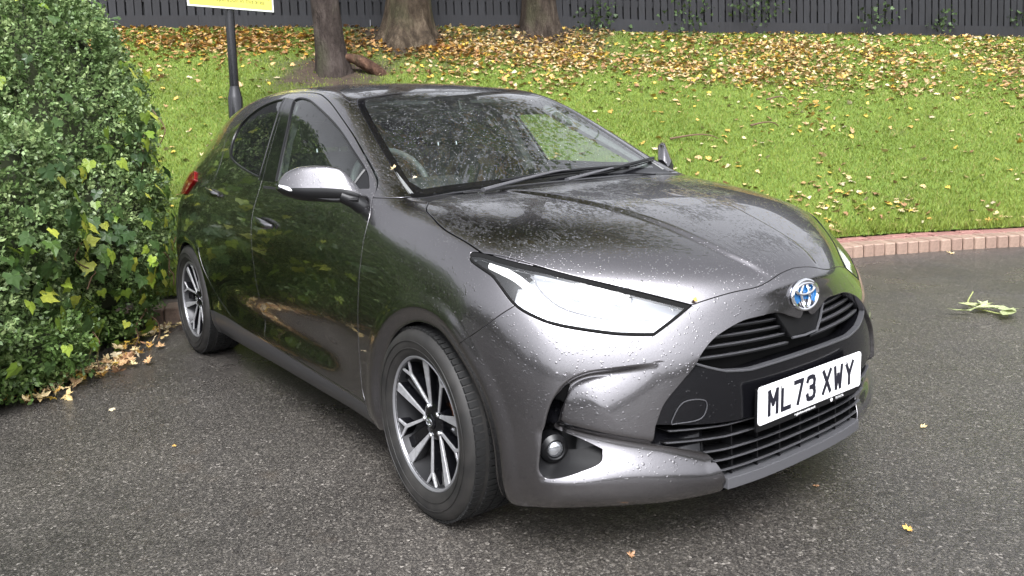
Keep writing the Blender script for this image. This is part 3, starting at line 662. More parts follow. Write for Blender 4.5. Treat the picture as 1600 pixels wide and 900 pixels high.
# ------------------------------------------------------------------ the car: its smooth outer skin (half, y>0; x forward, front axle at x=0)
SIDE = [  # per station: nine (y, z) or (x, y, z) rows from the sill underside to the crest
 [(.565,.675,.185),(.60,.715,.245),(.602,.722,.36),(.597,.722,.46),(.592,.718,.54),(.585,.708,.60),(.575,.692,.65),(.562,.665,.695),(.545,.625,.735)],
 [(.475,.765,.18),(.50,.795,.245),(.505,.80,.36),(.50,.80,.465),(.495,.797,.56),(.487,.787,.632),(.477,.768,.70),(.463,.735,.755),(.445,.68,.80)],
 (.34, [(.815,.175),(.842,.245),(.848,.36),(.850,.47),(.848,.58),(.840,.67),(.822,.75),(.785,.813),(.715,.862)]),
 (.16, [(.84,.18),(.862,.25),(.868,.36),(.872,.48),(.868,.60),(.858,.70),(.838,.79),(.797,.863),(.725,.912)]),
 (-.07,[(.84,.18),(.864,.25),(.868,.36),(.874,.48),(.870,.61),(.858,.72),(.838,.82),(.795,.905),(.718,.957)]),
 (-.32,[(.825,.18),(.856,.25),(.858,.36),(.860,.48),(.860,.62),(.850,.76),(.828,.885),(.782,.955),(.70,.995)]),
 (-.60,[(.81,.18),(.85,.25),(.851,.36),(.854,.48),(.858,.64),(.850,.82),(.80,1.00),(.745,1.08),(.675,1.135)]),
 (-.80,[(.81,.18),(.85,.25),(.850,.36),(.853,.48),(.858,.64),(.850,.82),(.797,1.01),(.715,1.15),(.635,1.245)]),
 (-1.04,[(.81,.18),(.85,.25),(.850,.36),(.853,.48),(.858,.64),(.850,.82),(.795,1.01),(.690,1.22),(.590,1.355)]),
 (-1.37,[(.81,.18),(.85,.25),(.851,.36),(.855,.48),(.859,.64),(.851,.82),(.795,1.00),(.690,1.235),(.580,1.408)]),
 (-1.80,[(.815,.18),(.852,.25),(.856,.36),(.860,.48),(.864,.64),(.856,.82),(.797,1.00),(.685,1.24),(.570,1.425)]),
 (-2.20,[(.825,.19),(.858,.26),(.866,.37),(.872,.48),(.874,.64),(.864,.82),(.805,1.00),(.690,1.215),(.565,1.395)]),
 (-2.56,[(.83,.20),(.860,.28),(.868,.39),(.874,.49),(.874,.65),(.858,.82),(.795,.99),(.685,1.17),(.555,1.345)]),
 (-2.86,[(.77,.22),(.82,.30),(.836,.40),(.842,.50),(.838,.66),(.815,.82),(.755,.97),(.66,1.11),(.53,1.26)]),
 [(-3.0,.62,.24),(-3.04,.66,.32),(-3.06,.68,.42),(-3.06,.69,.52),(-3.05,.69,.66),(-3.03,.68,.81),(-3.0,.645,.94),(-2.98,.59,1.05),(-2.95,.51,1.15)],
]
TOP = [  # (x, z) at y = 0, .26, .52, .78 of the crest's y
 None,
 [(.665,.837),(.655,.834),(.615,.825),(.54,.812)],
 [(.40,.921),(.398,.920),(.385,.912),(.365,.893)],
 [(.17,.966),(.17,.965),(.168,.959),(.165,.942)],
 [(-.07,.995),(-.07,.994),(-.07,.990),(-.07,.979)],
 [(-.31,1.008),(-.312,1.008),(-.315,1.006),(-.318,1.002)],
 [(-.58,1.168),(-.583,1.166),(-.59,1.160),(-.595,1.150)],
 [(-.79,1.276),(-.79,1.275),(-.795,1.270),(-.80,1.259)],
 [(-1.05,1.397),(-1.05,1.395),(-1.045,1.388),(-1.04,1.375)],
 [(-1.37,1.454),(-1.37,1.452),(-1.37,1.445),(-1.37,1.432)],
 [(-1.80,1.478),(-1.80,1.476),(-1.80,1.469),(-1.80,1.454)],
 [(-2.20,1.470),(-2.20,1.468),(-2.20,1.460),(-2.20,1.438)],
 [(-2.56,1.440),(-2.56,1.438),(-2.56,1.428),(-2.56,1.402)],
 [(-2.93,1.385),(-2.93,1.382),(-2.92,1.368),(-2.90,1.335)],
 None,
]
FRONT = [  # rows k0..k8; columns y = 0 .. before the corner
 [(.785,0,.19),(.778,.19,.19),(.74,.39,.19),(.665,.55,.19)],
 [(.815,0,.25),(.81,.19,.25),(.782,.38,.245),(.71,.56,.245)],
 [(.822,0,.36),(.816,.19,.36),(.786,.38,.36),(.712,.56,.36)],
 [(.823,0,.45),(.817,.19,.455),(.786,.38,.46),(.71,.56,.46)],
 [(.82,0,.55),(.813,.19,.545),(.780,.38,.54),(.702,.56,.54)],
 [(.815,0,.62),(.806,.19,.61),(.770,.38,.605),(.69,.55,.60)],
 [(.81,0,.68),(.798,.18,.67),(.755,.36,.66),(.675,.53,.655)],
 [(.80,0,.733),(.785,.17,.725),(.738,.34,.712),(.655,.505,.702)],
 [(.785,0,.775),(.768,.16,.770),(.715,.32,.758),(.63,.475,.745)],
]
REAR = [
 [(-3.06,0,.24),(-3.055,.17,.24),(-3.04,.34,.24),(-3.025,.49,.24)],
 [(-3.12,0,.32),(-3.115,.17,.32),(-3.10,.35,.32),(-3.08,.52,.32)],
 [(-3.14,0,.42),(-3.135,.18,.42),(-3.12,.36,.42),(-3.10,.54,.42)],
 [(-3.14,0,.52),(-3.135,.18,.52),(-3.12,.36,.52),(-3.10,.54,.52)],
 [(-3.12,0,.66),(-3.115,.18,.66),(-3.105,.36,.66),(-3.09,.54,.66)],
 [(-3.11,0,.81),(-3.105,.18,.81),(-3.095,.36,.81),(-3.07,.53,.81)],
 [(-3.09,0,.95),(-3.085,.17,.95),(-3.07,.34,.95),(-3.04,.50,.945)],
 [(-3.06,0,1.08),(-3.055,.15,1.08),(-3.045,.31,1.075),(-3.02,.45,1.065)],
 [(-3.02,0,1.21),(-3.015,.13,1.21),(-3.005,.27,1.20),(-2.985,.39,1.18)],
]
def build_master(level=5, iters=2):
    key = {}; V = []; F = []
    def vid(p):
        k = tuple(round(c, 5) for c in p)
        if k not in key: key[k] = len(V); V.append(p)
        return key[k]
    S = []
    for st in SIDE:
        S.append(list(st) if isinstance(st, list) else [(st[0], y, z) for y, z in st[1]])
    n = len(S)
    grids = [S]
    fr = [list(FRONT[k])+[S[0][k]] for k in range(9)]
    re = [list(REAR[k])+[S[-1][k]] for k in range(9)]
    tp = []
    for i in range(n):
        if i == 0: tp.append(fr[8])
        elif i == n-1: tp.append(re[8])
        else:
            e = S[i][8]; tp.append([(x, e[1]*q, z) for (x, z), q in zip(TOP[i], (0, .27, .54, .79))]+[e])
    creased = []
    for sgn in (1, -1):
        m = lambda p: (p[0], p[1]*sgn, p[2])
        for g, flip in ((S, 0), (tp, 1), (fr, 1), (re, 0)):
            for i in range(len(g)-1):
                for j in range(len(g[0])-1):
                    q = [vid(m(g[i][j])), vid(m(g[i+1][j])), vid(m(g[i+1][j+1])), vid(m(g[i][j+1]))]
                    F.append(q if (flip ^ (sgn < 0)) else q[::-1])
        for j in range(4): creased.append((vid(m(tp[5][j])), vid(m(tp[5][j+1])), .85))
        for j in range(4): creased.append((vid(m(tp[13][j])), vid(m(tp[13][j+1])), .6))
    tgt = np.array(V, float)
    me = bpy.data.meshes.new('cage'); me.from_pydata(V, [], F); me.update()
    bm = bmesh.new(); bm.from_mesh(me); bmesh.ops.recalc_face_normals(bm, faces=bm.faces)
    cl = bm.edges.layers.float.new('crease_edge'); bm.verts.ensure_lookup_table()
    for a, b, w in creased:
        e = bm.edges.get((bm.verts[a], bm.verts[b]))
        if e: e[cl] = w
    bm.to_mesh(me); bm.free()
    o = bpy.data.objects.new('cage', me); COL.objects.link(o)
    md = o.modifiers.new('s', 'SUBSURF'); md.subdivision_type = 'CATMULL_CLARK'
    md.levels = md.render_levels = 2; md.quality = 4
    P = tgt.copy()
    def ev(lv):
        md.levels = lv; me.vertices.foreach_set('co', P.ravel().astype(np.float32)); me.update()
        dg = bpy.context.evaluated_depsgraph_get(); dg.update()
        e = o.evaluated_get(dg); em = e.to_mesh()
        c = np.empty(len(em.vertices)*3, np.float32); em.vertices.foreach_get('co', c); c = c.reshape(-1, 3).astype(float)
        f = np.empty(len(em.loops), np.int32); em.loops.foreach_get('vertex_index', f); f = f.reshape(-1, 4)
        e.to_mesh_clear(); return c, f
    for it in range(iters):
        c, f = ev(1); P += .8*(tgt-c[:len(P)])
    c, f = ev(level)
    bpy.data.objects.remove(o); bpy.data.meshes.remove(me)
    f = f[c[f][:, :, 1].mean(1) > 0]
    u, inv = np.unique(f.ravel(), return_inverse=True); c = c[u]; f = inv.reshape(-1, 4)
    c[np.abs(c[:, 1]) < 1e-4, 1] = 0
    return c, f
def vnormals(c, f):
    fn = np.cross(c[f[:, 2]]-c[f[:, 0]], c[f[:, 3]]-c[f[:, 1]])
    N = np.zeros_like(c)
    for k in range(4): np.add.at(N, f[:, k], fn)
    N[c[:, 1] == 0, 1] = 0
    return N/np.maximum(np.linalg.norm(N, axis=1, keepdims=True), 1e-12)
CRX = np.array([(st[8][0] if isinstance(st, list) else st[0]) for st in SIDE])[::-1]
CRY = np.array([(st[8][1] if isinstance(st, list) else st[1][8][0]) for st in SIDE])[::-1]
CRZ = np.array([(st[8][2] if isinstance(st, list) else st[1][8][1]) for st in SIDE])[::-1]
def crest_y(x): return np.interp(x, CRX, CRY)
# ------------------------------------------------------------------ car materials
def wet_beads(nt, scale, keep, size=.33, seed=0.):
    """height field of rain beads standing on a surface"""
    co = nt.coord(1.)
    ad = nt.n('VectorMath', operation='ADD'); ad.inputs[1].default_value = (seed, seed*.7, seed*.3); nt.l(co, ad.inputs[0])
    v = nt.n('TexVoronoi', feature='F1'); v.inputs['Scale'].default_value = scale; v.inputs['Randomness'].default_value = 1
    nt.l(ad.outputs[0], v.inputs['Vector'])
    sep = nt.n('SeparateColor'); nt.l(v.outputs['Color'], sep.inputs[0])
    rad = nt.math('MULTIPLY', sep.outputs[1], size); rad = nt.math('ADD', rad, size*.25)
    h = nt.math('SUBTRACT', 1., nt.math('POWER', nt.math('DIVIDE', v.outputs['Distance'], rad), 2.), True)
    on = nt.math('LESS_THAN', sep.outputs[0], keep)
    return nt.math('MULTIPLY', nt.math('POWER', h, .5), on)
def make_paint():
    m = mat('grey_metallic_paint', (.2, .195, .2), .24, 1.0, .5, 1.0, .012)
    nt = NT(m); co = nt.coord(1.)
    fl = nt.n('TexVoronoi'); fl.inputs['Scale'].default_value = 900; nt.l(co, fl.inputs['Vector'])
    bw = nt.n('RGBToBW'); nt.l(fl.outputs['Color'], bw.inputs[0])
    c = nt.mix(nt.math('MULTIPLY', bw.outputs[0], .45), (.150, .144, .150), (.275, .265, .275)); nt.l(c, nt.b.inputs['Base Color'])
    nt.b.inputs['Coat IOR'].default_value = 1.5
    big = wet_beads(nt, 60, .30, .22, 0.); small = wet_beads(nt, 130, .55, .34, 3.)
    # beads stand on faces that look up; a broken water film lies between them
    g = nt.n('NewGeometry'); sx = nt.n('SeparateXYZ'); nt.l(g.outputs['Normal'], sx.inputs[0])
    up = nt.math('MULTIPLY', nt.math('ADD', sx.outputs[2], .25), 1.4, True)
    flat = nt.math('MULTIPLY', nt.math('SUBTRACT', sx.outputs[2], .80), 6., True)
    pat = nt.math('GREATER_THAN', nt.noise(co, 7, 3), .40)
    h = nt.math('ADD', nt.math('MULTIPLY', big, .75), nt.math('MULTIPLY', nt.math('MULTIPLY', small, pat), .55))
    h = nt.math('MULTIPLY', h, up)
    film = nt.math('MULTIPLY', nt.ramp(nt.noise(nt.coord((1., 2.2, 1.)), 26, 4, .6), [(.46, (0, 0, 0)), (.56, (1, 1, 1))]), nt.ramp(nt.noise(co, 3.2, 2), [(.47, (0, 0, 0)), (.6, (1, 1, 1))]))
    h = nt.math('ADD', h, nt.math('MULTIPLY', nt.math('MULTIPLY', film, flat), .6))
    nb = nt.bump(h, 1., .0024); nt.l(nb, nt.b.inputs['Coat Normal'])
    nb2 = nt.bump(h, .5, .0024); nt.l(nb2, nt.b.inputs['Normal'])
    return m
def make_glass(name, tint, spec=1., beads=.35, scale=70, film=.02):
    m = bpy.data.materials.new(name); m.use_nodes = True; t = m.node_tree; t.nodes.clear()
    nt = NT.__new__(NT); nt.m = m; nt.t = t
    out = nt.n('OutputMaterial'); tr = nt.n('BsdfTransparent'); tr.inputs[0].default_value = (*tint, 1)
    gl = nt.n('BsdfGlossy'); gl.inputs['Roughness'].default_value = .0
    fr = nt.n('Fresnel'); bf = nt.n('NewGeometry'); nt.l(nt.math('ADD', nt.math('MULTIPLY', bf.outputs['Backfacing'], 1/1.55-1.55), 1.55), fr.inputs[0]); mx = nt.n('MixShader')
    h = nt.math('ADD', wet_beads(nt, scale, beads, .34, 1.), nt.math('MULTIPLY', wet_beads(nt, scale*2.3, beads, .34, 5.), .4))
    nb = nt.bump(h, 1., .0012); nt.l(nb, gl.inputs['Normal']); nt.l(nb, fr.inputs['Normal'])
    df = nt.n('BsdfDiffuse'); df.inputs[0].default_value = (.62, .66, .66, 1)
    nt.l(nt.math('MULTIPLY', fr.outputs[0], spec, True), mx.inputs[0]); nt.l(tr.outputs[0], mx.inputs[1]); nt.l(gl.outputs[0], mx.inputs[2])
    mf = nt.n('MixShader'); nt.l(nt.math('MULTIPLY', nt.noise(nt.coord(1.), 11, 4, .6), film), mf.inputs[0]); nt.l(mx.outputs[0], mf.inputs[1]); nt.l(df.outputs[0], mf.inputs[2])   # pale diffuse film painted in for reflected haze
    nt.l(mf.outputs[0], out.inputs[0])
    return m
PAINT = make_paint()
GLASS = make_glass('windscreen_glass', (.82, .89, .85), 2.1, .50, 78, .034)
GLASS_SIDE = make_glass('side_glass', (.74, .82, .77), 1.2, .10, 60)
GLASS_DARK = make_glass('privacy_glass', (.045, .05, .05), 1.1, .14, 60)
LENS = make_glass('headlight_lens', (.93, .94, .95), 1.3, .16, 60)
GLOSSBLACK = mat('gloss_black_trim', (.004, .004, .005), .16, 0, .4, .15, .03)
_nt2 = NT(GLOSSBLACK); _nt2.l(_nt2.bump(_nt2.math('MULTIPLY', wet_beads(_nt2, 75, .30, .33, 2.), 1.), .6, .0016), _nt2.b.inputs['Normal'])
BLACK = mat('black_plastic', (.006, .006, .0065), .34, 0, .4)
MATTE = mat('matt_black_lining', (.006, .006, .006), .85, 0, .2)
GREYTRIM = mat('wet_grey_plastic', (.075, .075, .08), .3)
SATIN = mat('satin_slat_edge', (.075, .075, .08), .3, .2)
CHROME = mat('chrome', (.82, .83, .85), .08, 1)
SILVER = mat('machined_alloy', (.5, .5, .51), .36, .35)
_n = NT(SILVER); _n.l(_n.ramp(_n.noise(_n.coord((1., 1., 1.)), 60, 3), [(.3, (.30, .30, .31)), (.7, (.43, .43, .44))]), _n.b.inputs['Base Color'])
REFLECTOR = mat('headlight_reflector', (.72, .73, .75), .25, .2)
GUIDE = mat('indicator_lens', (.80, .80, .82), .22, 0, .5, .5)
DRL = mat('daytime_light', (.93, .93, .95), .22)
DRL.node_tree.nodes['Principled BSDF'].inputs['Emission Color'].default_value = (1, 1, 1, 1); DRL.node_tree.nodes['Principled BSDF'].inputs['Emission Strength'].default_value = .9
RUBBER = mat('tyre_rubber', (.022, .021, .021), .62)
_n = NT(RUBBER); _n.l(_n.ramp(_n.noise(_n.coord(), 14, 5), [(.35, (.012, .0115, .011)), (.7, (.028, .026, .024))]), _n.b.inputs['Base Color'])
_n.l(_n.bump(_n.noise(_n.coord(), 260, 2), .2, .001), _n.b.inputs['Normal'])
DISC = mat('brake_disc', (.30, .27, .25), .38, .9); RUST = mat('rusty_hub', (.22, .09, .04), .8)
RED = mat('tail_light_red', (.16, .004, .005), .12, 0, .5, 1.)
WHITE = mat('plate_white', (.86, .86, .86), .3); INK = mat('plate_ink', (.012, .012, .02), .35)
BLUE = mat('emblem_blue', (.02, .16, .42), .12, .35, .5, 1.)
CLOTH = mat('seat_cloth', (.022, .022, .024), .8); DASH = mat('dashboard_plastic', (.020, .020, .021), .6)
CLEAR = mat('fog_lens', (.42, .43, .45), .10, .85, .5, 1.)
INTGREY = mat('roof_lining', (.16, .165, .16), .9)
# ------------------------------------------------------------------ car: features pressed into the skin, then cut into panels
c0_, f0_ = build_master(5)
N0 = vnormals(c0_, f0_)
from mathutils.bvhtree import BVHTree
_lo_c, _lo_f = build_master(3)
BVH = BVHTree.FromPolygons([tuple(p) for p in _lo_c], [tuple(int(i) for i in q) for q in _lo_f])
def front_x(y, z):
    h = BVH.ray_cast(Vector((3, max(abs(y), .001), z)), Vector((-1, 0, 0)))
    return h[0].x if h[0] else .7
def side_y(x, z):
    h = BVH.ray_cast(Vector((x, 3, z)), Vector((0, -1, 0)))
    return h[0].y if h[0] else .8
def top_z(x, y):
    h = BVH.ray_cast(Vector((x, max(abs(y), .001), 3)), Vector((0, 0, -1)))
    return h[0].z if h[0] else 1.
def sstep(a, b, v):   # also falls when a > b
    t = np.clip((v-a)/(b-a), 0, 1); return t*t*(3-2*t)
ARCH_F = smoothpoly([(-.262, .10), (-.285, .24), (-.285, .37), (-.240, .475), (-.150, .575), (-.02, .637), (.115, .640), (.212, .590), (.298, .505), (.346, .40), (.360, .29), (.348, .18), (.335, .10)], 8)
_t = np.linspace(0, 2*math.pi, 64, endpoint=False)
ARCH_R = np.stack([-2.56+.338*np.cos(_t), .30+.338*np.sin(_t)], 1)
def press(c, N):
    x, y, z = c[:, 0], c[:, 1], c[:, 2]; d = np.zeros(len(c))
    # bonnet: raised centre between two creases that draw together towards the emblem
    yc = np.interp(x, [-.4, -.1, .15, .45, .66, .80], [.37, .33, .265, .20, .165, .11])
    on = (x > -.27) & (z > .70) & (N[:, 2] > .2)
    d += np.where(on, .009*(1-sstep(-.014, .014, y-yc))*sstep(-.27, -.12, x)*(1-sstep(.70, .80, x)), 0)
    # wheel arches: the edge rolls inwards towards the wheel
    sd_ = np.where((y > .55) & (x > -.8) & (x < .9) & (z < .9), 0, 1.); k_ = sd_ == 0
    e_ = np.full(len(c), 1.); e_[k_] = polysd(c[k_][:, [0, 2]], ARCH_F); k2 = (y > .55) & (x < -2.) & (z < .9); e_[k2] = polysd(c[k2][:, [0, 2]], ARCH_R)
    e_ = np.abs(e_)
    d += np.where(e_ < .9, .005*sstep(.10, .058, e_)-.018*sstep(.052, .0, e_), 0)
    # doors: hollow waist above the sill
    hol = np.exp(-((z-.40)/.075)**2)*sstep(-2.05, -1.75, x)*(1-sstep(-.75, -.45, x))
    d -= np.where(y > .6, .014*hol, 0)
    # shoulder line behind the headlight, fading into the door
    # bumper: fold that runs from the cheek down beside the fog lamp
    fold = smoothpoly(FOLD, 10, False)
    on = (x > .38) & (z < .66)
    P = np.stack([y, z], 1)[on]
    dist = linesd(P, fold); poly = np.vstack([fold, [(.76, .20), (.35, .20), (.35, .594)]])
    s = -np.sign(polysd(P, poly))*dist                       # >0 inside the fold
    dep = .048*sstep(.50, .72, P[:, 0])+.0
    w = sstep(0., .015, s)*np.exp(-np.clip(s-.02, 0, 1)/.085)*sstep(.27, .33, P[:, 1])
    dd = np.zeros(len(c)); dd[on] = -dep*w
    # valley between the cheek and the chin lip
    zv = np.interp(y, [0, .40, .50, .62, .75, .80], [.30, .31, .345, .375, .405, .41])
    val = np.where(z > zv, np.exp(-((z-zv)/.018)**2), np.exp(-((z-zv)/.060)**2))
    dd += np.where(x > .38, -.036*val*sstep(.20, .30, y)*(1-sstep(.76, .80, y)), 0)
    d += dd
    # body recess along the lower sill
    return c+N*d[:, None]
FOLD = [(.535, .596), (.628, .589), (.693, .580), (.737, .556), (.764, .516), (.779, .47), (.790, .40), (.797, .32), (.794, .29)]
c1_ = press(c0_, N0); c1_[c0_[:, 1] == 0, 1] = 0
H = M(c1_, vnormals(c1_, f0_), np.vstack([f0_[:, [0, 1, 2]], f0_[:, [0, 2, 3]]]))
G = .0042                                                     # shut-line width
XZ = lambda m: m.V[:, [0, 2]]
def side_only(m, f, off=.09): return np.maximum(f, (crest_y(m.V[:, 0])-off)-m.V[:, 1])
def split(m, fn, g=G):
    f = fn(m); return clip(m, f+g/2), clip(m, -(f-g/2))
# outlines ----------------------------------------------------------------------------
WS = np.vstack([smoothpoly([(-.292, 0), (-.296, .3), (-.304, .60), (-.313, .672), (-.48, .645), (-.70, .606), (-.90, .562), (-1.00, .528), (-1.055, .475), (-1.080, .30), (-1.092, 0)], 8, False, corners=(3,)), [(-1.092, -.2), (-.292, -.2)]])
HEAD3 = [(.21,.788,.861),(.207,.776,.873),(.247,.76,.872),(.41,.668,.835),(.547,.549,.789),(.705,.381,.727),(.697,.441,.696),(.682,.51,.661),(.646,.565,.665),(.606,.621,.673),(.528,.716,.696),(.472,.76,.719),(.417,.785,.748),(.347,.789,.800),(.318,.79,.818),(.261,.796,.838),(.227,.796,.849)]
HEAD = smoothpoly([((a-b)*.7071, c) for a, b, c in HEAD3], 6, True, corners=(2, 5, 7))
BON3 = [(-.262,0,1.004),(-.258,.30,1.003),(-.245,.60,.993),(-.237,.653,.985),(-.17,.705,.968),(-.103,.728,.954),(.025,.757,.924),(.174,.762,.895),(.245,.764,.874),(.41,.672,.837),(.547,.553,.791),(.705,.383,.729),(.746,.269,.75),(.771,.186,.757),(.777,.134,.767),(.773,.067,.781),(.770,0,.787)]
BON = np.vstack([smoothpoly([(a-c, b) for a, b, c in BON3], 6, False, corners=(3, 8, 11)), [(-.017, -.2), (-1.266, -.2)]])
DOORF = [(-.456,1.037),(-.428,1.000),(-.385,.935),(-.388,.838),(-.399,.727),(-.419,.577),(-.431,.427),(-.422,.32),(-.40,.272)]
SPLIT = [(-1.419,.302),(-1.424,.345),(-1.436,.428),(-1.463,.584),(-1.490,.756),(-1.502,.883),(-1.497,.985),(-1.515,1.08),(-1.575,1.28),(-1.640,1.428)]
FRAME_F = [(-1.36,1.414),(-1.20,1.384),(-1.027,1.326),(-.776,1.216),(-.53,1.085)]
FRAME_R = [(-1.80,1.432),(-2.0,1.415),(-2.20,1.362),(-2.285,1.30),(-2.30,1.235),(-2.25,1.165),(-2.185,1.105)]
DOORR = [(-2.170,1.004),(-2.229,.899),(-2.300,.797),(-2.277,.613),(-2.137,.461),(-1.932,.354),(-1.783,.311)]
FDOOR = smoothpoly(DOORF+[(-1.0, .288)]+SPLIT+FRAME_F, 5, True, corners=(8, 10, 19))
RDOOR = smoothpoly(SPLIT+FRAME_R+DOORR, 5, True, corners=(0, 9))
FGLASS = smoothpoly([(-.478,1.030),(-.83,1.020),(-1.333,1.024),(-1.369,1.116),(-1.435,1.259),(-1.530,1.392),(-1.45,1.398),(-1.285,1.370),(-.968,1.272),(-.717,1.165),(-.56,1.088)], 5, True, corners=(0, 2, 5))
RGLASS = smoothpoly([(-1.551,1.032),(-1.575,1.142),(-1.619,1.291),(-1.672,1.403),(-1.80,1.398),(-1.974,1.370),(-2.13,1.305),(-2.165,1.225),(-2.095,1.138),(-1.972,1.095),(-1.74,1.055)], 5, True, corners=(0, 3))
BPILLAR = [(-1.338,1.020),(-1.372,1.116),(-1.438,1.259),(-1.533,1.394),(-1.70,1.41),(-1.62,1.291),(-1.578,1.142),(-1.548,1.020)]
GRILLE = smoothpoly([(-.02,.650),(.03,.648),(.075,.662),(.125,.680),(.20,.679),(.265,.673),(.35,.645),(.40,.612),(.435,.574),(.48,.533),(.524,.485),(.549,.425),(.553,.380),(.53,.362),(.478,.347),(.40,.322),(.362,.292),(.335,.23),(.325,.14),(-.02,.14)], 6, True, corners=(11, 17, 18, 19))
FOG = smoothpoly([(.698,.537),(.752,.522),(.772,.478),(.784,.406),(.792,.323),(.785,.290),(.767,.286),(.711,.304),(.662,.326),(.645,.357),(.680,.381),(.722,.405),(.728,.425),(.722,.47)], 6, True, corners=(0, 9))
BUMP = [(.226,.585),(.252,.622),(.35,.688),(.416,.744),(.5,.86),(1.1,.86),(1.1,0),(.1,0),(.1,.5)]
# --------------------------------------------------------------------------------------
CAR = empty('hatchback_car'); tag(CAR, 'rain-wet dark grey hatchback parked by the hedge', 'car')
def under(m): return m.V[:, 1] < -1
H = clip(H, -np.where(H.V[:, 1] > .55, polysd(XZ(H), ARCH_F), 1.))
H = clip(H, -np.where((H.V[:, 1] > .55) & (H.V[:, 2] < .8), polysd(XZ(H), ARCH_R), 1.))
# windscreen
fws = lambda m: np.where((m.V[:, 0] < -.2) & (m.V[:, 0] > -1.3) & (m.N[:, 2] > .35), polysd(m.V[:, :2], WS), .5)
m_ws, H = split(H, fws, .004)
# side glass and door frames
m_fg, H = split(H, lambda m: side_only(m, polysd(XZ(m), FGLASS), .04), .003)
m_rg, H = split(H, lambda m: side_only(m, polysd(XZ(m), RGLASS), .04), .003)
m_fd, H = split(H, lambda m: side_only(m, polysd(XZ(m), FDOOR)))
m_rd, H = split(H, lambda m: side_only(m, polysd(XZ(m), RDOOR)))
# rear screen and tail lamps
frs = lambda m: np.where((m.V[:, 0] < -2.7) & (m.N[:, 0] < -.3), polysd(m.V[:, 1:], [(-.3, 1.04), (.52, 1.05), (.42, 1.31), (-.3, 1.345)]), .5)
m_rs, H = split(H, frs)
ftl = lambda m: np.where((m.V[:, 0] < -2.3) & (m.V[:, 1] > .3), polysd(XZ(m), [(-2.50, .985), (-2.62, .90), (-3.3, .87), (-3.3, .965), (-2.60, 1.03)]), .5)
m_tl, H = split(H, ftl)
# bonnet, headlight
fbn = lambda m: np.where((m.V[:, 0] > -.4) & (m.V[:, 2] > .6), polysd(np.stack([m.V[:, 0]-m.V[:, 2], m.V[:, 1]], 1), BON), .5)
m_bn, H = split(H, fbn, .006)
fhl = lambda m: np.where((m.V[:, 0] > .1) & (m.V[:, 2] > .55), polysd(np.stack([(m.V[:, 0]-m.V[:, 1])*.7071, m.V[:, 2]], 1), HEAD), .5)
m_hl, H = split(H, fhl, .004)
# grille opening, fog pocket
fgr = lambda m: np.where(m.V[:, 0] > .45, polysd(m.V[:, 1:], GRILLE), .5)
m_gr, H = split(H, fgr, .001)
ffg = lambda m: np.where(m.V[:, 0] > .35, polysd(m.V[:, 1:], FOG), .5)
m_fp, H = split(H, ffg, .001)
m_bp, H = split(H, lambda m: polysd(XZ(m), BUMP))
# front wing: everything ahead of the door and below the pillar foot
fwing = lambda m: np.where(m.V[:, 0] > -.47, np.maximum(np.interp(m.V[:, 2], [.0, .272, .32, .427, .577, .727, .838, .935, 1.0, 1.037], [-.40, -.40, -.422, -.431, -.419, -.399, -.388, -.385, -.428, -.456])-m.V[:, 0], (m.V[:, 2]-1.0)+np.clip(-.30-m.V[:, 0], 0, 1)*.0), .5)
m_wg, H = split(H, fwing, .004)
# cowl: the strip between bonnet and glass
fcw = lambda m: np.where(m.V[:, 0] > -.45, np.maximum(m.V[:, 1]-.655, np.abs(m.V[:, 0]+.27)-.07), .5)
m_cw, m_wg = split(m_wg, fcw, .002)
m_cw2, H = split(H, fcw, .002)
# roof skin
frf = lambda m: np.where(m.V[:, 2] > 1.2, np.maximum(m.V[:, 1]-(crest_y(m.V[:, 0])-.035), m.V[:, 0]+1.02), .5)
m_rf, H = split(H, frf, .004)
# sills in plastic
fsl = lambda m: np.where((m.V[:, 0] > -2.3) & (m.V[:, 0] < -.2), m.V[:, 2]-np.interp(m.V[:, 0], [-1.95, -1.7, -.407, -.25], [.315, .300, .262, .262]), .5)
m_sl, H = split(H, fsl, .002)
# --------------------------------------------------------------------------------------
sym = lambda m: m.V[:, 1]
noC = lambda p: np.abs(p[:, 1]) < 1e-4
def side_pair(name, m, material, label_r=None, depth=.014, **k):
    """the two mirrored panels as separate parts; returns (right, left)"""
    r = panel(name, mirror(m), material, CAR, depth, **k); l = panel(name, m, material, CAR, depth, **k); return r, l
panel('body_shell', both(H), PAINT, CAR, .02)
panel('bonnet', both(m_bn), PAINT, CAR, .022)
panel('front_bumper', both(m_bp), PAINT, CAR, .02)
panel('roof_panel', both(m_rf), PAINT, CAR, .01)
def islands(m):
    lab = np.arange(len(m.V))
    while True:
        mn = lab[m.T].min(1); new = lab.copy()
        for k in range(3): np.minimum.at(new, m.T[:, k], mn)
        if (new == lab).all(): break
        lab = new
    return [M(m.V, m.N, m.T[lab[m.T[:, 0]] == u]).compact() for u in np.unique(lab[m.T[:, 0]])]
for q in islands(both(m_cw))+islands(both(m_cw2)):
    if len(q.T) > 40: panel('cowl_panel', q, BLACK, CAR, .02)
side_pair('front_wing', m_wg, PAINT)
side_pair('sill_skirt', m_sl, mat('wet_sill_plastic', (.035, .035, .037), .28))
# windscreen: clear middle with a black printed border
inner = lambda m: polysd(m.V[:, :2], WS)+.030+np.where((m.V[:, 0] > -.42), .055*np.clip((m.V[:, 0]+.42)/.11, 0, 1), 0)
ws_c = clip(m_ws, inner(m_ws)); ws_b = clip(m_ws, -inner(m_ws))
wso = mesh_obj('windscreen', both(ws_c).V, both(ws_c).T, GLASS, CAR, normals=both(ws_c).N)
panel('screen_border', inset_copy(both(ws_b), .0005), GLOSSBLACK, wso, .004)
o = both(m_rs); mesh_obj('rear_screen', o.V, o.T, GLASS_DARK, CAR, normals=o.N)
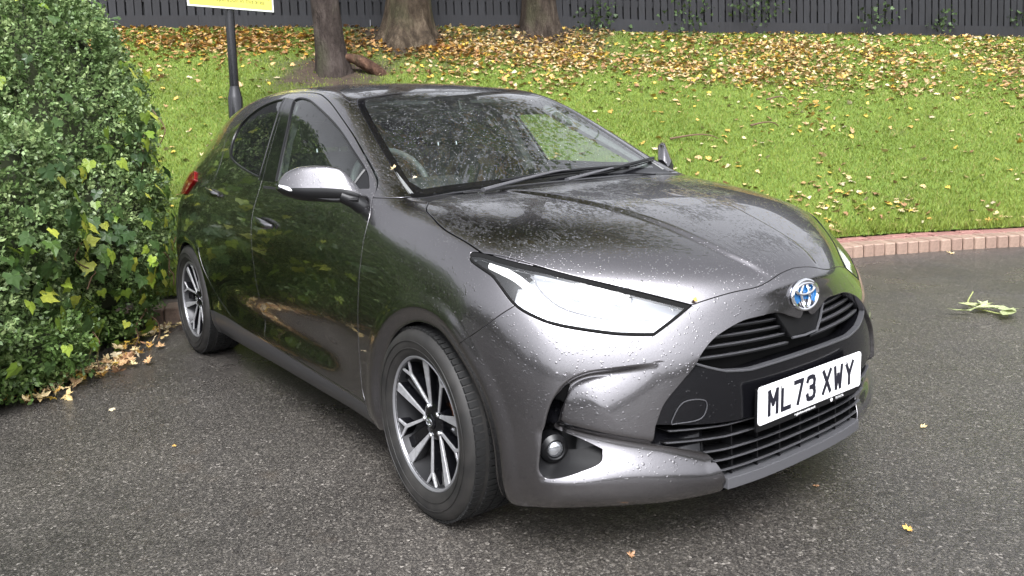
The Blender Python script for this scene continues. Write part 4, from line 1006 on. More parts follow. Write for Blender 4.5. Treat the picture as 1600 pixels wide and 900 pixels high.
# doors
def door_parts(mside, name, mdoor, mglass, gmat, handle_x, handle_z, sgn):
    sel = side_only(mdoor, polysd(XZ(mdoor), BPILLAR), .05)
    trimm = clip(mdoor, sel); skin = clip(mdoor, -sel)
    d = panel(name, mside(skin), PAINT, CAR, .018)
    if len(trimm.T): panel('pillar_trim', mside(inset_copy(trimm, .001)), GLOSSBLACK, d, .004)
    if name == 'front_door':
        ct = clip(mglass, -.575-mglass.V[:, 0]); mglass = clip(mglass, mglass.V[:, 0]+.577)
        panel('corner_trim', mside(inset_copy(ct, .003)), BLACK, d, .004)
    g = mside(inset_copy(mglass, .006)); mesh_obj('window_pane', g.V, g.T, gmat, d, normals=g.N)
    # seal round the glass
    gm = mside(inset_copy(mglass, .004)); B = boundary(gm.T); acc = MB()
    nxt = {int(a): int(b) for a, b in B}; st = next(iter(nxt)); loop = [st]; q = nxt[st]
    while q != st and len(loop) < 20000: loop.append(q); q = nxt.get(q, st)
    pts = gm.V[loop]; pts = pts[::max(1, len(pts)//220)]
    acc.tube(pts, .0065, 6, closed=True); acc.build('window_seal', BLACK, d, True)
    y = side_y(handle_x, handle_z)
    h = MB(); ts = np.linspace(0, 1, 9)
    pts = [(handle_x-.10+.20*t, y+.012+.022*math.sin(math.pi*min(1, max(0, t)))**.6, handle_z-.012+.024*(1-t)) for t in ts]
    h.tube([(p[0], p[1]*sgn, p[2]) for p in pts], [.006, .011, .0135, .0145, .015, .015, .0145, .012, .007], 10, flat=1.25)
    hd = h.build('door_handle', PAINT, d, True)
    return d
for sgn, ms in ((-1, mirror), (1, lambda m: m)):
    fd = door_parts(ms, 'front_door', m_fd, m_fg, GLASS_SIDE, -1.315, .850, sgn)
    rd = door_parts(ms, 'rear_door', m_rd, m_rg, GLASS_DARK, -2.10, .945, sgn)
# tail lamps
side_pair('tail_light', M(m_tl.V+m_tl.N*.012, m_tl.N, m_tl.T), RED, depth=.03)
# ---- inner shells so that nothing shows through the gaps
def walls(m, d0, d1, fl=None):
    B = boundary(m.T)
    if fl is not None: B = B[fl(m.V[B].mean(1))]
    u, inv = np.unique(B.ravel(), return_inverse=True); E = inv.reshape(-1, 2); k = len(u)
    V = np.vstack([m.V[u]-m.N[u]*d0, m.V[u]-m.N[u]*d1])
    F = np.stack([E[:, 1], E[:, 0], E[:, 0]+k, E[:, 1]+k], 1); return V, F
lo = clip(M(c1_, H_N if False else vnormals(c1_, f0_), np.vstack([f0_[:, [0, 1, 2]], f0_[:, [0, 2, 3]]])[::1]), np.where(c1_[:, 2] < .97, -1., 1.)) if False else None
cl, fl_ = build_master(3); Nl = vnormals(cl, fl_)
inn = M(cl, Nl, np.vstack([fl_[:, [0, 1, 2]], fl_[:, [0, 2, 3]]]))
inn = clip(inn, np.maximum(inn.V[:, 2]-np.interp(inn.V[:, 0], [-3.2, -2.5, -1.9, -.5, -.33, -.2, .9], [1.0, 1.0, 1.0, .97, .97, 1.2, 1.2]), -1.))
inn = clip(inn, -np.where(inn.V[:, 1] > .45, np.hypot(inn.V[:, 0]-.05, inn.V[:, 2]-.30)-.37, 1.))
inn = clip(inn, -np.where(inn.V[:, 1] > .45, np.hypot(inn.V[:, 0]+2.56, inn.V[:, 2]-.30)-.37, 1.))
inn = clip(inn, np.where((inn.V[:, 0] > .40), 1., -1.))
b_ = both(inset_copy(inn, .035)); mesh_obj('inner_structure', b_.V, b_.T, MATTE, CAR, normals=b_.N)
# arch liners
for cx, r in ((.035, .36), (-2.56, .37)):
    for s in (-1, 1):
        b = MB(); n = 28; V = []; F = []
        for i in range(n+1):
            a = math.radians(-8+196*i/n)
            for yy in (.50, .822):
                V.append((cx+r*math.cos(a), s*yy, .30+r*math.sin(a)))
        F = [(2*i, 2*i+1, 2*i+3, 2*i+2) for i in range(n)]
        F.append(tuple(2*i for i in range(n+1)))
        mesh_obj('arch_liner', V, F, MATTE, CAR)
# arch return lips (the dark folded edge)
b = MB(); b.box((-1.25, 0, .215), (1.75, .66, .015)); b.box((.45, 0, .20), (.22, .45, .012)); b.build('undertray', MATTE, CAR)
# ---- grille
front_clip = lambda m, poly: clip(m, polysd(m.V[:, 1:], poly))
back = inset_copy(m_gr, .085); bk = both(back); mesh_obj('grille_backing', bk.V, bk.T, MATTE, CAR, normals=bk.N)
V, F = walls(both(m_gr), 0.001, .085); mesh_obj('grille_surround', V, F, GLOSSBLACK, CAR, smooth=True)
PANEL = smoothpoly([(-.02, .536), (.16, .535), (.25, .533), (.34, .545), (.395, .566), (.432, .580), (.475, .537), (.522, .485), (.547, .428), (.42, .412), (.28, .402), (-.02, .398)], 6, True, corners=(0, 5, 8, 11))
pn = clip(m_gr, polysd(m_gr.V[:, 1:], PANEL)); pnl = panel('plate_panel', both(inset_copy(pn, .010)), GLOSSBLACK, CAR, .06)
def strip(zf, y0, y1, off, h, d, name, material, parent=CAR, n=28, smooth=False):
    """a blade across the nose following the skin; zf(y) gives its height"""
    b = MB(); V = []; F = []
    for i in range(n+1):
        y = y0+(y1-y0)*i/n; z = zf(y); x = front_x(y, z)-off
        V += [(x, y, z-h), (x, y, z+h), (x-d, y, z+h), (x-d, y, z-h)]
    for i in range(n):
        a = 4*i; e = a+4
        for j in range(4): F.append((a+j, a+(j+1) % 4, e+(j+1) % 4, e+j))
    F += [(3, 2, 1, 0), (4*n, 4*n+1, 4*n+2, 4*n+3)]
    b.add(V, F); return b.build(name, material, parent, smooth, bevel=min(h, .002))
# lips: top of the plate panel, shelf of the upper opening
for s in (-1, 1): pass
lipz = lambda y: float(np.interp(abs(y), [0, .16, .25, .34, .395, .425], [.538, .537, .535, .547, .567, .580]))
strip(lipz, -.425, .425, .006, .0035, .02, 'panel_lip', SATIN)
for zz, yy in ((.652, .30), (.628, .345), (.603, .385), (.575, .405)):
    for s in (-1, 1):
        strip(lambda y, zz=zz: zz+.012*(abs(y)/.4)-.006, s*.055, s*yy, .030, .0030, .03, 'grille_slat', BLACK, n=14)
        strip(lambda y, zz=zz: zz+.0045+.012*(abs(y)/.4)-.006, s*.055, s*yy, .028, .0013, .012, 'slat_edge', SATIN, n=14)
# shield under the emblem
b = MB(); V = []
pts = [(-.125, .690), (.125, .690), (.115, .668), (.062, .592), (-.062, .592), (-.115, .668)]
for dd in (.012, .05): V += [(front_x(y, z)-dd, y, z) for y, z in pts]
b.add(V, [(0, 1, 2, 3, 4, 5), (11, 10, 9, 8, 7, 6)]+[(i, 6+i, 6+(i+1) % 6, (i+1) % 6) for i in range(6)]); b.build('sensor_shield', BLACK, CAR, bevel=.004)
b = MB(); b.tube([(front_x(y, z)-.010, y, z) for y, z in ((.112, .672), (.088, .628), (.062, .593), (0, .590), (-.062, .593))], .004, 6); b.build('shield_lip', SATIN, CAR, True)
# lower grille: blades and ribs
for zz, yy, mt in ((.388, .50, SATIN), (.355, .51, SATIN), (.318, .40, SATIN), (.288, .37, SATIN), (.256, .35, SATIN)):
    strip(lambda y, zz=zz, yy=yy: zz+.012*max(0, (abs(y)-.33)/.2), -yy, yy, .022, .0022, .05, 'lower_grille_blade', BLACK, n=40); strip(lambda y, zz=zz, yy=yy: zz+.0024+.012*max(0, (abs(y)-.33)/.2), -yy, yy, .019, .0011, .010, 'blade_edge', SATIN, n=40)
for yy in (-.30, -.20, -.10, 0, .10, .20, .30):
    b = MB(); x = front_x(yy, .32)-.03; b.box((x-.02, yy, .315), (.018, .002, .075)); b.build('lower_grille_rib', BLACK, CAR)
# splitter
strip(lambda y: .222, -.335, .335, -.004, .016, .06, 'splitter', GREYTRIM, n=30)
strip(lambda y: .196, -.35, .35, .012, .008, .10, 'chin_edge', BLACK, n=30)
# tow-eye cover on the panel
zc = [(.405, .475), (.468, .480), (.502, .430), (.485, .424), (.418, .430)]
b = MB(); pts = smoothpoly(zc, 6, True); b.tube([(front_x(y, z)-.0085, -y, z) for y, z in pts], .0016, 5, closed=True); b.build('tow_cover_seam', SATIN, CAR, True)
# ---- fog pockets
for s, ms in ((-1, mirror), (1, lambda m: m)):
    pk = ms(inset_copy(m_fp, .075)); po = mesh_obj('fog_pocket', pk.V, pk.T, BLACK, CAR, normals=pk.N)
    V, F = walls(ms(m_fp), .001, .075); mesh_obj('pocket_wall', V, F, GLOSSBLACK, po, smooth=True)
    # lower glossy blade
    sh = clip(m_fp, polysd(m_fp.V[:, 1:], [(.60, .20), (.79, .20), (.80, .335), (.73, .352), (.63, .372)]))
    sh = M(sh.V-sh.N*(.008+.30*np.clip(sh.V[:, 2:3]-.285, 0, .2)), sh.N, sh.T)
    p2 = ms(sh); mesh_obj('pocket_blade', p2.V, p2.T, mat('grained_black', (.005, .005, .0055), .55, 0, .25), po, normals=vnormals(p2.V, np.stack([p2.T[:, 0], p2.T[:, 1], p2.T[:, 2], p2.T[:, 2]], 1)))
    fx, fy, fz = .515, .735, .352
    L = MB(); L.add(*lathe([(.0, .012), (.012, .011), (.020, .007), (.024, .001), (.025, -.02)], 28, 'x')); lo_ = L.build('fog_lamp', CLEAR, po, True)
    L2 = MB(); L2.add(*lathe([(.024, .004), (.028, .006), (.040, -.004), (.044, -.04)], 28, 'x')); l2 = L2.build('fog_bezel', BLACK, po, True)
    for q in (lo_, l2): q.location = (fx, s*fy, fz); q.rotation_euler = (0, 0, s*.35)
# ---- headlights
CONTOUR = mat('lamp_contour_grey', (.20, .20, .21), .4)
for s, ms in ((-1, mirror), (1, lambda m: m)):
    ln = ms(m_hl); h = panel('headlight', ln, LENS, CAR, .004)
    sd = lambda m: polysd(np.stack([(m.V[:, 0]-m.V[:, 1])*.7071, m.V[:, 2]], 1), HEAD)
    topl = [((a-b)*.7071, c) for a, b, c in HEAD3[1:6]]
    sd2 = lambda m: np.maximum(sd(m)+.006, .011-linesd(np.stack([(m.V[:, 0]-m.V[:, 1])*.7071, m.V[:, 2]], 1), topl))
    rg = clip(m_hl, -sd2(m_hl)); panel('lamp_edge', ms(inset_copy(rg, -.0012)), MATTE, h, .012)
    hb = ms(inset_copy(m_hl, .050)); mesh_obj('reflector', hb.V, hb.T, REFLECTOR, h, normals=hb.N)
    V, F = walls(ms(m_hl), .003, .050); mesh_obj('lamp_housing', V, F, REFLECTOR, h, smooth=True)
    # daytime light guide: a hooked bar
    g3 = [(.28, .765, .838), (.37, .735, .80), (.45, .715, .752), (.53, .665, .722), (.61, .59, .697), (.668, .50, .688)]
    b = MB(); b.tube([(p[0]-.014, s*(p[1]-.014), p[2]) for p in smoothpoly(g3, 6, False)], .013, 10); b.build('light_guide', DRL, h, True)
    b = MB(); b.tube([(p[0]-.007, s*(p[1]-.007), p[2]-.002) for p in smoothpoly([(.385, .700, .822), (.44, .705, .775), (.51, .683, .735), (.60, .600, .706), (.665, .505, .697)], 6, False)], .0035, 6); b.build('lamp_contour', CONTOUR, h, True)
    for k_, (px, py, pz) in enumerate(((.50, .62, .770), (.575, .535, .752))):
        b = MB(); b.add(*lathe([(0, .012), (.02, .010), (.028, .0), (.036, .006), (.036, -.03)], 24, 'x')); q = b.build('projector', CLEAR, h, True)
        q.location = (px-.02, s*(py-.02), pz-.005); q.rotation_euler = (0, -.35, s*.7)
# ------------------------------------------------------------------ wheels
TREAD = mat('tread_rubber', (.009, .009, .009), .7)
def make_wheel():
    """outer face towards -y, centre at the origin"""
    w = bpy.data.objects.new('wheel', None); link(w, CAR)
    R_, rr = .308, .214
    prof = [(rr-.004, -.008), (rr+.004, -.016), (.232, -.024), (.258, -.031), (.280, -.030), (.294, -.022), (.303, -.008), (R_, .012), (R_, .165), (.302, .186), (.285, .20), (.235, .205), (rr, .195)]
    b = MB(); b.add(*lathe(prof, 96)); ty = b.build('tyre', RUBBER, w, True)
    for m in [x for x in ty.modifiers]: ty.modifiers.remove(m)
    # tread blocks round the shoulder and the crown
    b = MB()
    for i in range(84):
        a = 2*math.pi*i/84
        for (yy, hw, sk) in ((.004, .016, .0), (.052, .020, .25), (.098, .020, -.25), (.146, .017, .0)):
            ca, sa = math.cos(a+sk*.08), math.sin(a+sk*.08); rad = R_+.0012-(.004 if yy < .01 else 0)
            Rm = np.array([[ca, 0, -sa], [0, 1, 0], [sa, 0, ca]])
            b.box((rad*ca, yy, rad*sa), (.004, hw, .0088), Rm)
    t = b.build('tread_blocks', TREAD, ty); t['kind'] = 'stuff'
    # raised rings on the sidewall
    for r0, yy in ((.268, -.0325), (.243, -.0285)):
        b = MB(); b.tube([(r0*math.cos(a), yy, r0*math.sin(a)) for a in np.linspace(0, 2*math.pi, 72, endpoint=False)], .0016, 5, closed=True); b.build('sidewall_ring', RUBBER, ty, True)
    # barrel and bright lip
    b = MB(); b.add(*lathe([(.205, -.010), (.200, .02), (.190, .05), (.186, .18)], 64)); rim_ = b.build('rim', mat('dark_barrel', (.045, .045, .047), .4, .6) if 'dark_barrel' not in bpy.data.materials else bpy.data.materials['dark_barrel'], w, True)
    b = MB(); b.add(*lathe([(.204, -.006), (.207, -.013), (.213, -.016), (.217, -.013), (.217, -.004)], 72)); b.build('rim_lip', mat('rim_edge', (.26, .26, .27), .3, .5), rim_, True)
    def arm(poly, y0, y1, name, material):
        b = MB(); P = smoothpoly(poly, 4, True, corners=range(len(poly))); P = np.array(poly)
        n = len(P); V = [(p[0], y0+.055*(1-min(1, np.hypot(*p)/.20))**2*0+.030*(1-np.hypot(*p)/.205), p[1]) for p in P]+[(p[0], y1+.030*(1-np.hypot(*p)/.205), p[1]) for p in P]
        b.add(V, [tuple(range(n)), tuple(range(2*n-1, n-1, -1))]+[(i, n+i, n+(i+1) % n, (i+1) % n) for i in range(n)])
        return b.build(name, material, rim_, bevel=.0012)
    def pol(r, deg): a = math.radians(deg); return (r*math.sin(a), r*math.cos(a))
    def seg(r0, a0, w0, r1, a1, w1, k=4):
        p0, p1 = np.array(pol(r0, a0)), np.array(pol(r1, a1)); L = []; Rr = []
        d = (p1-p0)/np.linalg.norm(p1-p0); nrm = np.array([-d[1], d[0]])
        for i in range(k+1):
            t = i/k; c = p0+(p1-p0)*t; ww = (w0+(w1-w0)*t)/2; L.append(c+nrm*ww); Rr.append(c-nrm*ww)
        return [tuple(p) for p in L+Rr[::-1]]
    for i in range(5):
        a = 72*i+53
        arm(seg(.036, a+36, .026, .206, a+36, .036), .016, .042, 'dark_spoke', GLOSSBLACK)
        for sh in (seg(.046, a-4, .008, .170, a-20, .013), seg(.166, a-20, .011, .207, a-28, .008, 2), seg(.166, a-20, .011, .207, a-12, .008, 2), seg(.046, a+4, .008, .207, a+21, .034)):
            P2 = np.array(sh); c_ = P2.mean(0); arm(sh, -.0045, .0012, 'spoke_face', SILVER)
            arm([tuple(p) for p in c_+(P2-c_)*[1.02, 1.02]], .0014, .034, 'dark_spoke', GLOSSBLACK)
    b = MB(); b.add(*lathe([(.0, .014), (.030, .014), (.060, .022), (.066, .04), (.066, .06)], 40)); b.build('hub', GLOSSBLACK, w, True)
    b = MB(); b.add(*lathe([(.0, .006), (.022, .007), (.026, .010), (.027, .018)], 32)); cp = b.build('centre_cap', GLOSSBLACK, w, True)
    for rx, rz, cx, cz in ((.019, .013, 0, 0), (.007, .012, 0, 0), (.014, .006, 0, .006)):
        b = MB(); b.tube([(cx+rx*math.cos(t), .0055, cz+rz*math.sin(t)) for t in np.linspace(0, 2*math.pi, 32, endpoint=False)], .0018, 6, closed=True); b.build('cap_emblem', CHROME, cp, True)
    for i in range(5):
        a = math.radians(72*i+50); b = MB(); b.add(*lathe([(0, .004), (.006, .005), (.0085, .008), (.009, .03)], 6)); q = b.build('wheel_nut', CHROME, w); q.location = (.05*math.sin(a), .006, .05*math.cos(a))
    b = MB(); b.add(*lathe([(.06, .085), (.135, .085), (.137, .09), (.137, .105), (.06, .105)], 48)); b.build('brake_disc', DISC, w, True)
    b = MB(); b.add(*lathe([(0, .06), (.075, .062), (.08, .09)], 32)); b.build('disc_bell', RUST, w, True)
    b = MB(); b.box((-.105, .085, .03), (.035, .03, .075)); b.build('brake_caliper', mat('caliper', (.16, .15, .15), .5, .4) if 'caliper' not in bpy.data.materials else bpy.data.materials['caliper'], w, bevel=.01)
    b = MB(); b.tube([(-.11, .03, -.135), (-.115, .0, -.14)], .004, 8); b.build('valve', BLACK, rim_, True)
    b = MB(); b.add(*lathe([(0, .12), (.19, .12), (.19, .19), (0, .19)], 40)); b.build('wheel_back', MATTE, w, True)
    return w
W0 = make_wheel(); W0.location = (0, -.836, .308); W0.rotation_euler = (0, 0, -.03)
for x, s, sp in ((-2.56, -1, 33), (0, 1, 10), (-2.56, 1, 50)):
    q = copy_tree(W0, CAR); q.location = (x, s*.836, .308); q.rotation_euler = (0, math.radians(sp), 0 if s < 0 else math.pi)
# ------------------------------------------------------------------ door mirrors
def make_mirror(s):
    n = 15; k = 28; rows = []
    for i in range(n):
        t = i/(n-1); y = .800+.225*t
        top = np.interp(t, [0, .10, .22, .45, .70, .88, 1], [1.042, 1.082, 1.113, 1.122, 1.119, 1.098, 1.058]); bot = np.interp(t, [0, .3, .7, .9, 1], [.985, .985, .995, 1.012, 1.034])
        xc = -.492-.175*t-.02*t*t; dep = np.interp(t, [0, .2, .8, .93, 1], [.045, .062, .056, .042, .012])
        cz, hz = (top+bot)/2, (top-bot)/2; ring = []
        prof = [(-.55, 0), (-.55, .5), (-.50, .86), (-.36, .97), (-.10, 1.0), (.12, .97), (.30, .84), (.62, .30), (.90, -.22), (.99, -.42), (.96, -.62), (.72, -.86), (.30, -1.0), (-.30, -1.0), (-.52, -.9), (-.55, -.5)]
        pr_ = smoothpoly(prof, 4, True, corners=(4, 6, 8)); L_ = np.r_[0, np.cumsum(np.linalg.norm(np.diff(np.vstack([pr_, pr_[:1]]), axis=0), axis=1))]; L_ /= L_[-1]; pc = np.vstack([pr_, pr_[:1]])
        for j in range(k):
            u = j/k; ring.append((xc+dep*np.interp(u, L_, pc[:, 0]), s*y, cz+hz*np.interp(u, L_, pc[:, 1])))
        rows.append(ring)
    U_ = [(np.interp(((j+.5) % k)/k, L_, pc[:, 0]), np.interp(((j+.5) % k)/k, L_, pc[:, 1])) for j in range(k)]
    root = bpy.data.objects.new('door_mirror', None); link(root, CAR)
    def faces(cond):
        V = [p for r in rows for p in r]; F = []
        for i in range(n-1):
            for j in range(k):
                q = (i*k+j, i*k+(j+1) % k, (i+1)*k+(j+1) % k, (i+1)*k+j)
                t = (i+.5)/(n-1)
                if cond(t, *U_[j]): F.append(q)
        if cond(1, 1, 0): F.append(tuple((n-1)*k+j for j in range(k)))
        if cond(0, 1, -1): F.append(tuple(range(k)))
        return V, F
    def build(name, cond, m_, grow=0):
        b = MB(); b.add(*faces(cond)); o = b.build(name, m_, root, True)
        md = o.modifiers.new('s', 'SUBSURF'); md.levels = md.render_levels = 1; return o
    build('mirror_cap', lambda t, c, s_: c > -.45 and s_ > -.30, PAINT)
    build('mirror_shell', lambda t, c, s_: not (c > -.45 and s_ > -.30) and c > -.53, BLACK)
    g = MB(); V, F = faces(lambda t, c, s_: c <= -.53); g.add(V, F); g.build('mirror_glass', CHROME, root, True)
    b = MB(); b.tube([(-.607, s*.985, 1.030), (-.632, s*1.006, 1.042), (-.668, s*1.022, 1.052)], [.004, .006, .003], 8, flat=1.2); b.build('indicator', GUIDE, root, True)
    b = MB(); b.tube([(-.445, s*.82, .996), (-.515, s*.88, .996), (-.595, s*.962, 1.012)], [.007, .008, .005], 8); b.build('mirror_seam', BLACK, root, True)
    b = MB(); b.tube([(-.455, s*.765, .945), (-.465, s*.790, .965), (-.48, s*.820, .99), (-.50, s*.86, 1.01)], [.034, .032, .028, .022], 12); b.build('mirror_foot', BLACK, root, True)
    return root
for s in (-1, 1): make_mirror(s)
# ------------------------------------------------------------------ wipers
def wiper(arm, blade):
    root = bpy.data.objects.new('wiper', None); link(root, CAR)
    b = MB(); b.tube(smoothpoly(arm, 6, False), np.linspace(.013, .007, (len(arm)-1)*6+1), 8, flat=.6); b.build('wiper_arm', GREYTRIM, root, True)
    P = smoothpoly(blade, 8, False); b = MB(); b.tube(P, .0075, 6); b.build('wiper_blade', BLACK, root, True)
    b = MB(); b.tube(P-[0, 0, .012], .003, 5); b.build('wiper_rubber', MATTE, root, True)
wiper([(-.225, -.43, 1.010), (-.26, -.25, 1.028), (-.315, -.02, 1.045), (-.33, .07, 1.047)], [(-.285, -.31, 1.030), (-.325, -.02, 1.040), (-.335, .22, 1.043), (-.335, .42, 1.040)])
wiper([(-.235, -.02, 1.016), (-.27, .15, 1.030), (-.31, .30, 1.040)], [(-.275, .08, 1.026), (-.315, .30, 1.036), (-.375, .55, 1.054), (-.42, .665, 1.060)])
# ------------------------------------------------------------------ emblem, number plate
ex = front_x(0, .712)+.001
em = bpy.data.objects.new('emblem', None); link(em, CAR)
def ering(rx, rz, cy, cz, r, m_, n=40, name='emblem_ring', d=0):
    b = MB(); b.tube([(ex+.004+d-.10*(cz+rz*math.sin(t)), cy+rx*math.cos(t), .712+cz+rz*math.sin(t)) for t in np.linspace(0, 2*math.pi, n, endpoint=False)], r, 8, closed=True); b.build(name, m_, em, True)
k = 40
for nm_, m__, q_, d_ in (('emblem_base', CHROME, 1.0, -.003), ('emblem_face', BLUE, .93, .0)):
    b = MB(); V = [(ex+d_-.10*.045*q_*math.sin(t), .065*q_*math.cos(t), .712+.045*q_*math.sin(t)) for t in np.linspace(0, 2*math.pi, k, endpoint=False)]
    V2 = [(v[0]-.014, v[1], v[2]) for v in V]; b.add(V+V2, [tuple(range(k))]+[(i, k+i, k+(i+1) % k, (i+1) % k) for i in range(k)]); b.build(nm_, m__, em)
ering(.062, .0425, 0, 0, .0055, CHROME); ering(.020, .035, 0, -.001, .0045, CHROME, name='emblem_oval', d=.001); ering(.044, .0155, 0, .018, .0045, CHROME, name='emblem_oval', d=.002)
PX, PZ = front_x(.26, .44)+.022, .438
pl = bpy.data.objects.new('number_plate', None); link(pl, CAR); pl.location = (PX, 0, PZ); pl.rotation_euler = (0, math.radians(2), 0)
def rrect(w, h, r, n=6):
    out = []
    for cx, cy, a0 in ((w-r, h-r, 0), (-w+r, h-r, 90), (-w+r, -h+r, 180), (w-r, -h+r, 270)):
        for i in range(n+1): a = math.radians(a0+90*i/n); out.append((cx+r*math.cos(a), cy+r*math.sin(a)))
    return out
b = MB(); b.prism(rrect(.26, .0555, .010), -.002, .002, 'x'); b.build('plate_face', WHITE, pl)
b = MB(); b.prism([(-.262, -.048), (.262, -.048), (.262, -.074), (.20, -.0765), (-.20, -.0765), (-.262, -.074)], -.010, -.003, 'x'); b.box((-.007, 0, 0), (.003, .262, .05)); b.build('plate_holder', BLACK, pl)
GLY = {'M': [[(0, 0), (0, 1), (.5, .42), (1, 1), (1, 0)]], 'L': [[(0, 1), (0, 0), (1, 0)]], '7': [[(0, 1), (1, 1), (.42, 0)]],
 '3': [[(.03, .84), (.14, .97), (.35, 1), (.65, 1), (.88, .95), (.98, .80), (.93, .62), (.78, .54), (.45, .53)], [(.45, .53), (.78, .51), (.95, .42), (1, .24), (.92, .07), (.68, 0), (.32, 0), (.1, .05), (0, .2)]],
 'X': [[(0, 1), (1, 0)], [(1, 1), (0, 0)]], 'W': [[(0, 1), (.20, 0), (.5, .62), (.80, 0), (1, 1)]], 'Y': [[(0, 1), (.5, .45), (1, 1)], [(.5, .45), (.5, 0)]]}
CW, CH, ST = .050, .079, .0135
yy = -.219
for ch in 'ML73 XWY':
    if ch == ' ': yy += .033-.011; continue
    b = MB(); lay = 0
    for st in GLY[ch]:
        pts = [(yy+ST/2+p[0]*(CW-ST), -CH/2+ST/2+p[1]*(CH-ST)) for p in st]
        for (a0, a1), (b0, b1) in zip(pts[:-1], pts[1:]):
            d = np.array([b0-a0, b1-a1]); L = np.linalg.norm(d); d /= L; e = ST/2*.98; nn = np.array([-d[1], d[0]])
            A = np.array([a0, a1])-d*e*.85; B_ = np.array([b0, b1])+d*e*.85
            q = [A+nn*e, B_+nn*e, B_-nn*e, A-nn*e]; lay += 1
            b.prism([tuple(p) for p in q], .0021, .0026+.00006*lay, 'x')
    b.build('plate_character', INK, pl); yy += CW+.011
def text_obj(body, size, loc, rot, m_, parent, name, align='CENTER', ext=.0003):
    cu = bpy.data.curves.new(name, 'FONT'); cu.body = body; cu.size = size; cu.align_x = align; cu.align_y = 'CENTER'; cu.extrude = ext
    t = bpy.data.objects.new(name, cu); COL.objects.link(t)
    dg = bpy.context.evaluated_depsgraph_get(); me = bpy.data.meshes.new_from_object(t.evaluated_get(dg)); bpy.data.objects.remove(t)
    me.materials.clear(); me.materials.append(m_); o = bpy.data.objects.new(name, me); link(o, parent); o.location = loc; o.rotation_euler = rot; return o
text_obj('rrgbolton.toyota.co.uk', .0115, (-.0024, -.03, -.0675), (math.pi/2, 0, math.pi/2), WHITE, pl, 'holder_lettering')
text_obj('TOYOTA', .011, (-.0024, .15, -.0675), (math.pi/2, 0, math.pi/2), WHITE, pl, 'holder_lettering')
b = MB(); b.add(*lathe([(0, .0015), (.006, .001), (.006, -.001)], 16, 'x')); q = b.build('holder_mark', WHITE, pl); q.location = (-.003, .108, -.0675)
for y in (-.15, .17):
    b = MB(); b.add(*lathe([(0, .004), (.004, .0038), (.005, .002)], 12, 'x')); q = b.build('plate_screw', WHITE, pl, True); q.location = (.0, y, .047-.012)
# ------------------------------------------------------------------ cabin
b = MB()
prof = [(-.36, .955), (-.60, .985), (-.80, .975), (-.90, .92), (-.93, .80), (-.86, .60), (-.5, .50), (-.36, .6)]
b.prism(prof, -.70, .70, 'y'); b.build('dashboard', DASH, CAR, bevel=.03)
b = MB(); b.prism([(-.70, .98), (-.80, 1.03), (-.92, 1.02), (-.95, .96), (-.72, .93)], -.58, -.16, 'y'); b.build('instrument_hood', DASH, CAR, bevel=.02)
stw = bpy.data.objects.new('steering_wheel', None); link(stw, CAR); stw.location = (-1.02, -.37, .975); stw.rotation_euler = (0, math.radians(-24), 0)
b = MB(); b.tube([(0, .185*math.cos(t), .180*math.sin(t)) for t in np.linspace(0, 2*math.pi, 48, endpoint=False)], .016, 10, closed=True); b.build('wheel_ring', mat('leather_grey', (.10, .105, .105), .35), stw, True)
b = MB(); b.box((.01, 0, -.01), (.025, .07, .055)); b.box((.01, .115, 0), (.012, .065, .02)); b.box((.01, -.115, 0), (.012, .065, .02)); b.box((.01, 0, -.11), (.012, .02, .065)); b.build('wheel_hub', DASH, stw, bevel=.01)
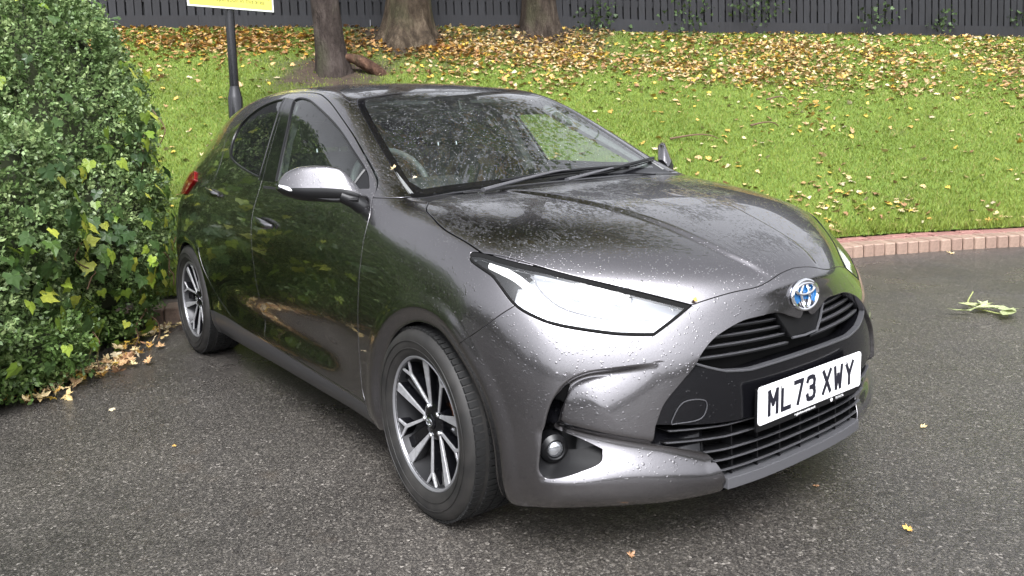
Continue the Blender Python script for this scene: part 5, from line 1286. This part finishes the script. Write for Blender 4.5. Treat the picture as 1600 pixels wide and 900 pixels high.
def seat(x, y):
    r = bpy.data.objects.new('seat', None); link(r, CAR); r.location = (x, y, 0)
    b = MB(); b.prism([(.28, .48), (.30, .58), (.0, .56), (-.22, .54), (-.25, .45)], -.25, .25, 'y'); b.build('cushion', CLOTH, r, bevel=.04)
    b = MB(); b.prism([(-.14, .50), (-.24, .50), (-.46, 1.08), (-.42, 1.13), (-.36, 1.13), (-.30, 1.06)], -.24, .24, 'y'); b.build('backrest', CLOTH, r, bevel=.05)
    b = MB(); b.prism([(-.36, 1.15), (-.38, 1.27), (-.42, 1.31), (-.47, 1.29), (-.46, 1.16)], -.13, .13, 'y'); b.build('headrest', CLOTH, r, bevel=.03)
    for q in (-.06, .06):
        b = MB(); b.tube([(-.40, q, 1.10), (-.415, q, 1.20)], .007, 8); b.build('headrest_post', CHROME, r, True)
seat(-1.30, -.36); seat(-1.30, .36)
b = MB(); b.prism([(-2.0, .45), (-2.0, .60), (-2.35, .58), (-2.62, 1.02), (-2.72, 1.02), (-2.6, .45)], -.62, .62, 'y'); b.build('rear_bench', CLOTH, CAR, bevel=.04)
for y in (-.34, .34):
    b = MB(); b.box((-2.68, y, 1.10), (.05, .12, .08)); b.build('rear_headrest', CLOTH, CAR, bevel=.03)
b = MB(); b.box((-1.005, 0, 1.285), (.014, .115, .032), None); b.tube([(-1.0, 0, 1.31), (-1.02, 0, 1.36)], .01, 8); b.build('rear_view_mirror', BLACK, CAR, bevel=.008)
cr = clip(M(cl, Nl, np.vstack([fl_[:, [0, 1, 2]], fl_[:, [0, 2, 3]]])), np.maximum(np.maximum(cl[:, 0]+1.12, -2.85-cl[:, 0]), 1.30-cl[:, 2]))
cr = both(inset_copy(cr, .035)); mesh_obj('roof_lining', cr.V, cr.T, INTGREY, CAR, normals=-cr.N)
for s in (-1, 1):
    b = MB(); b.tube([(-.36, s*.655, .985), (-.55, s*.63, 1.08), (-.78, s*.585, 1.19), (-1.02, s*.53, 1.31)], .03, 8); b.build('pillar_lining', INTGREY, CAR, True)
    b = MB(); b.tube([(-1.44, s*.74, .98), (-1.50, s*.66, 1.20), (-1.56, s*.57, 1.36)], .035, 8); b.build('pillar_lining', INTGREY, CAR, True)
    b = MB(); b.box((-1.0, s*.77, .80), (.45, .03, .20)); b.build('door_card', DASH, CAR)
    b = MB(); b.box((-1.16, s*.30, 1.355), (.07, .18, .010), None); b.build('sun_visor', INTGREY, CAR, bevel=.006)
b = MB(); b.box((-1.4, 0, .42), (1.2, .74, .02)); b.build('cabin_floor', MATTE, CAR)
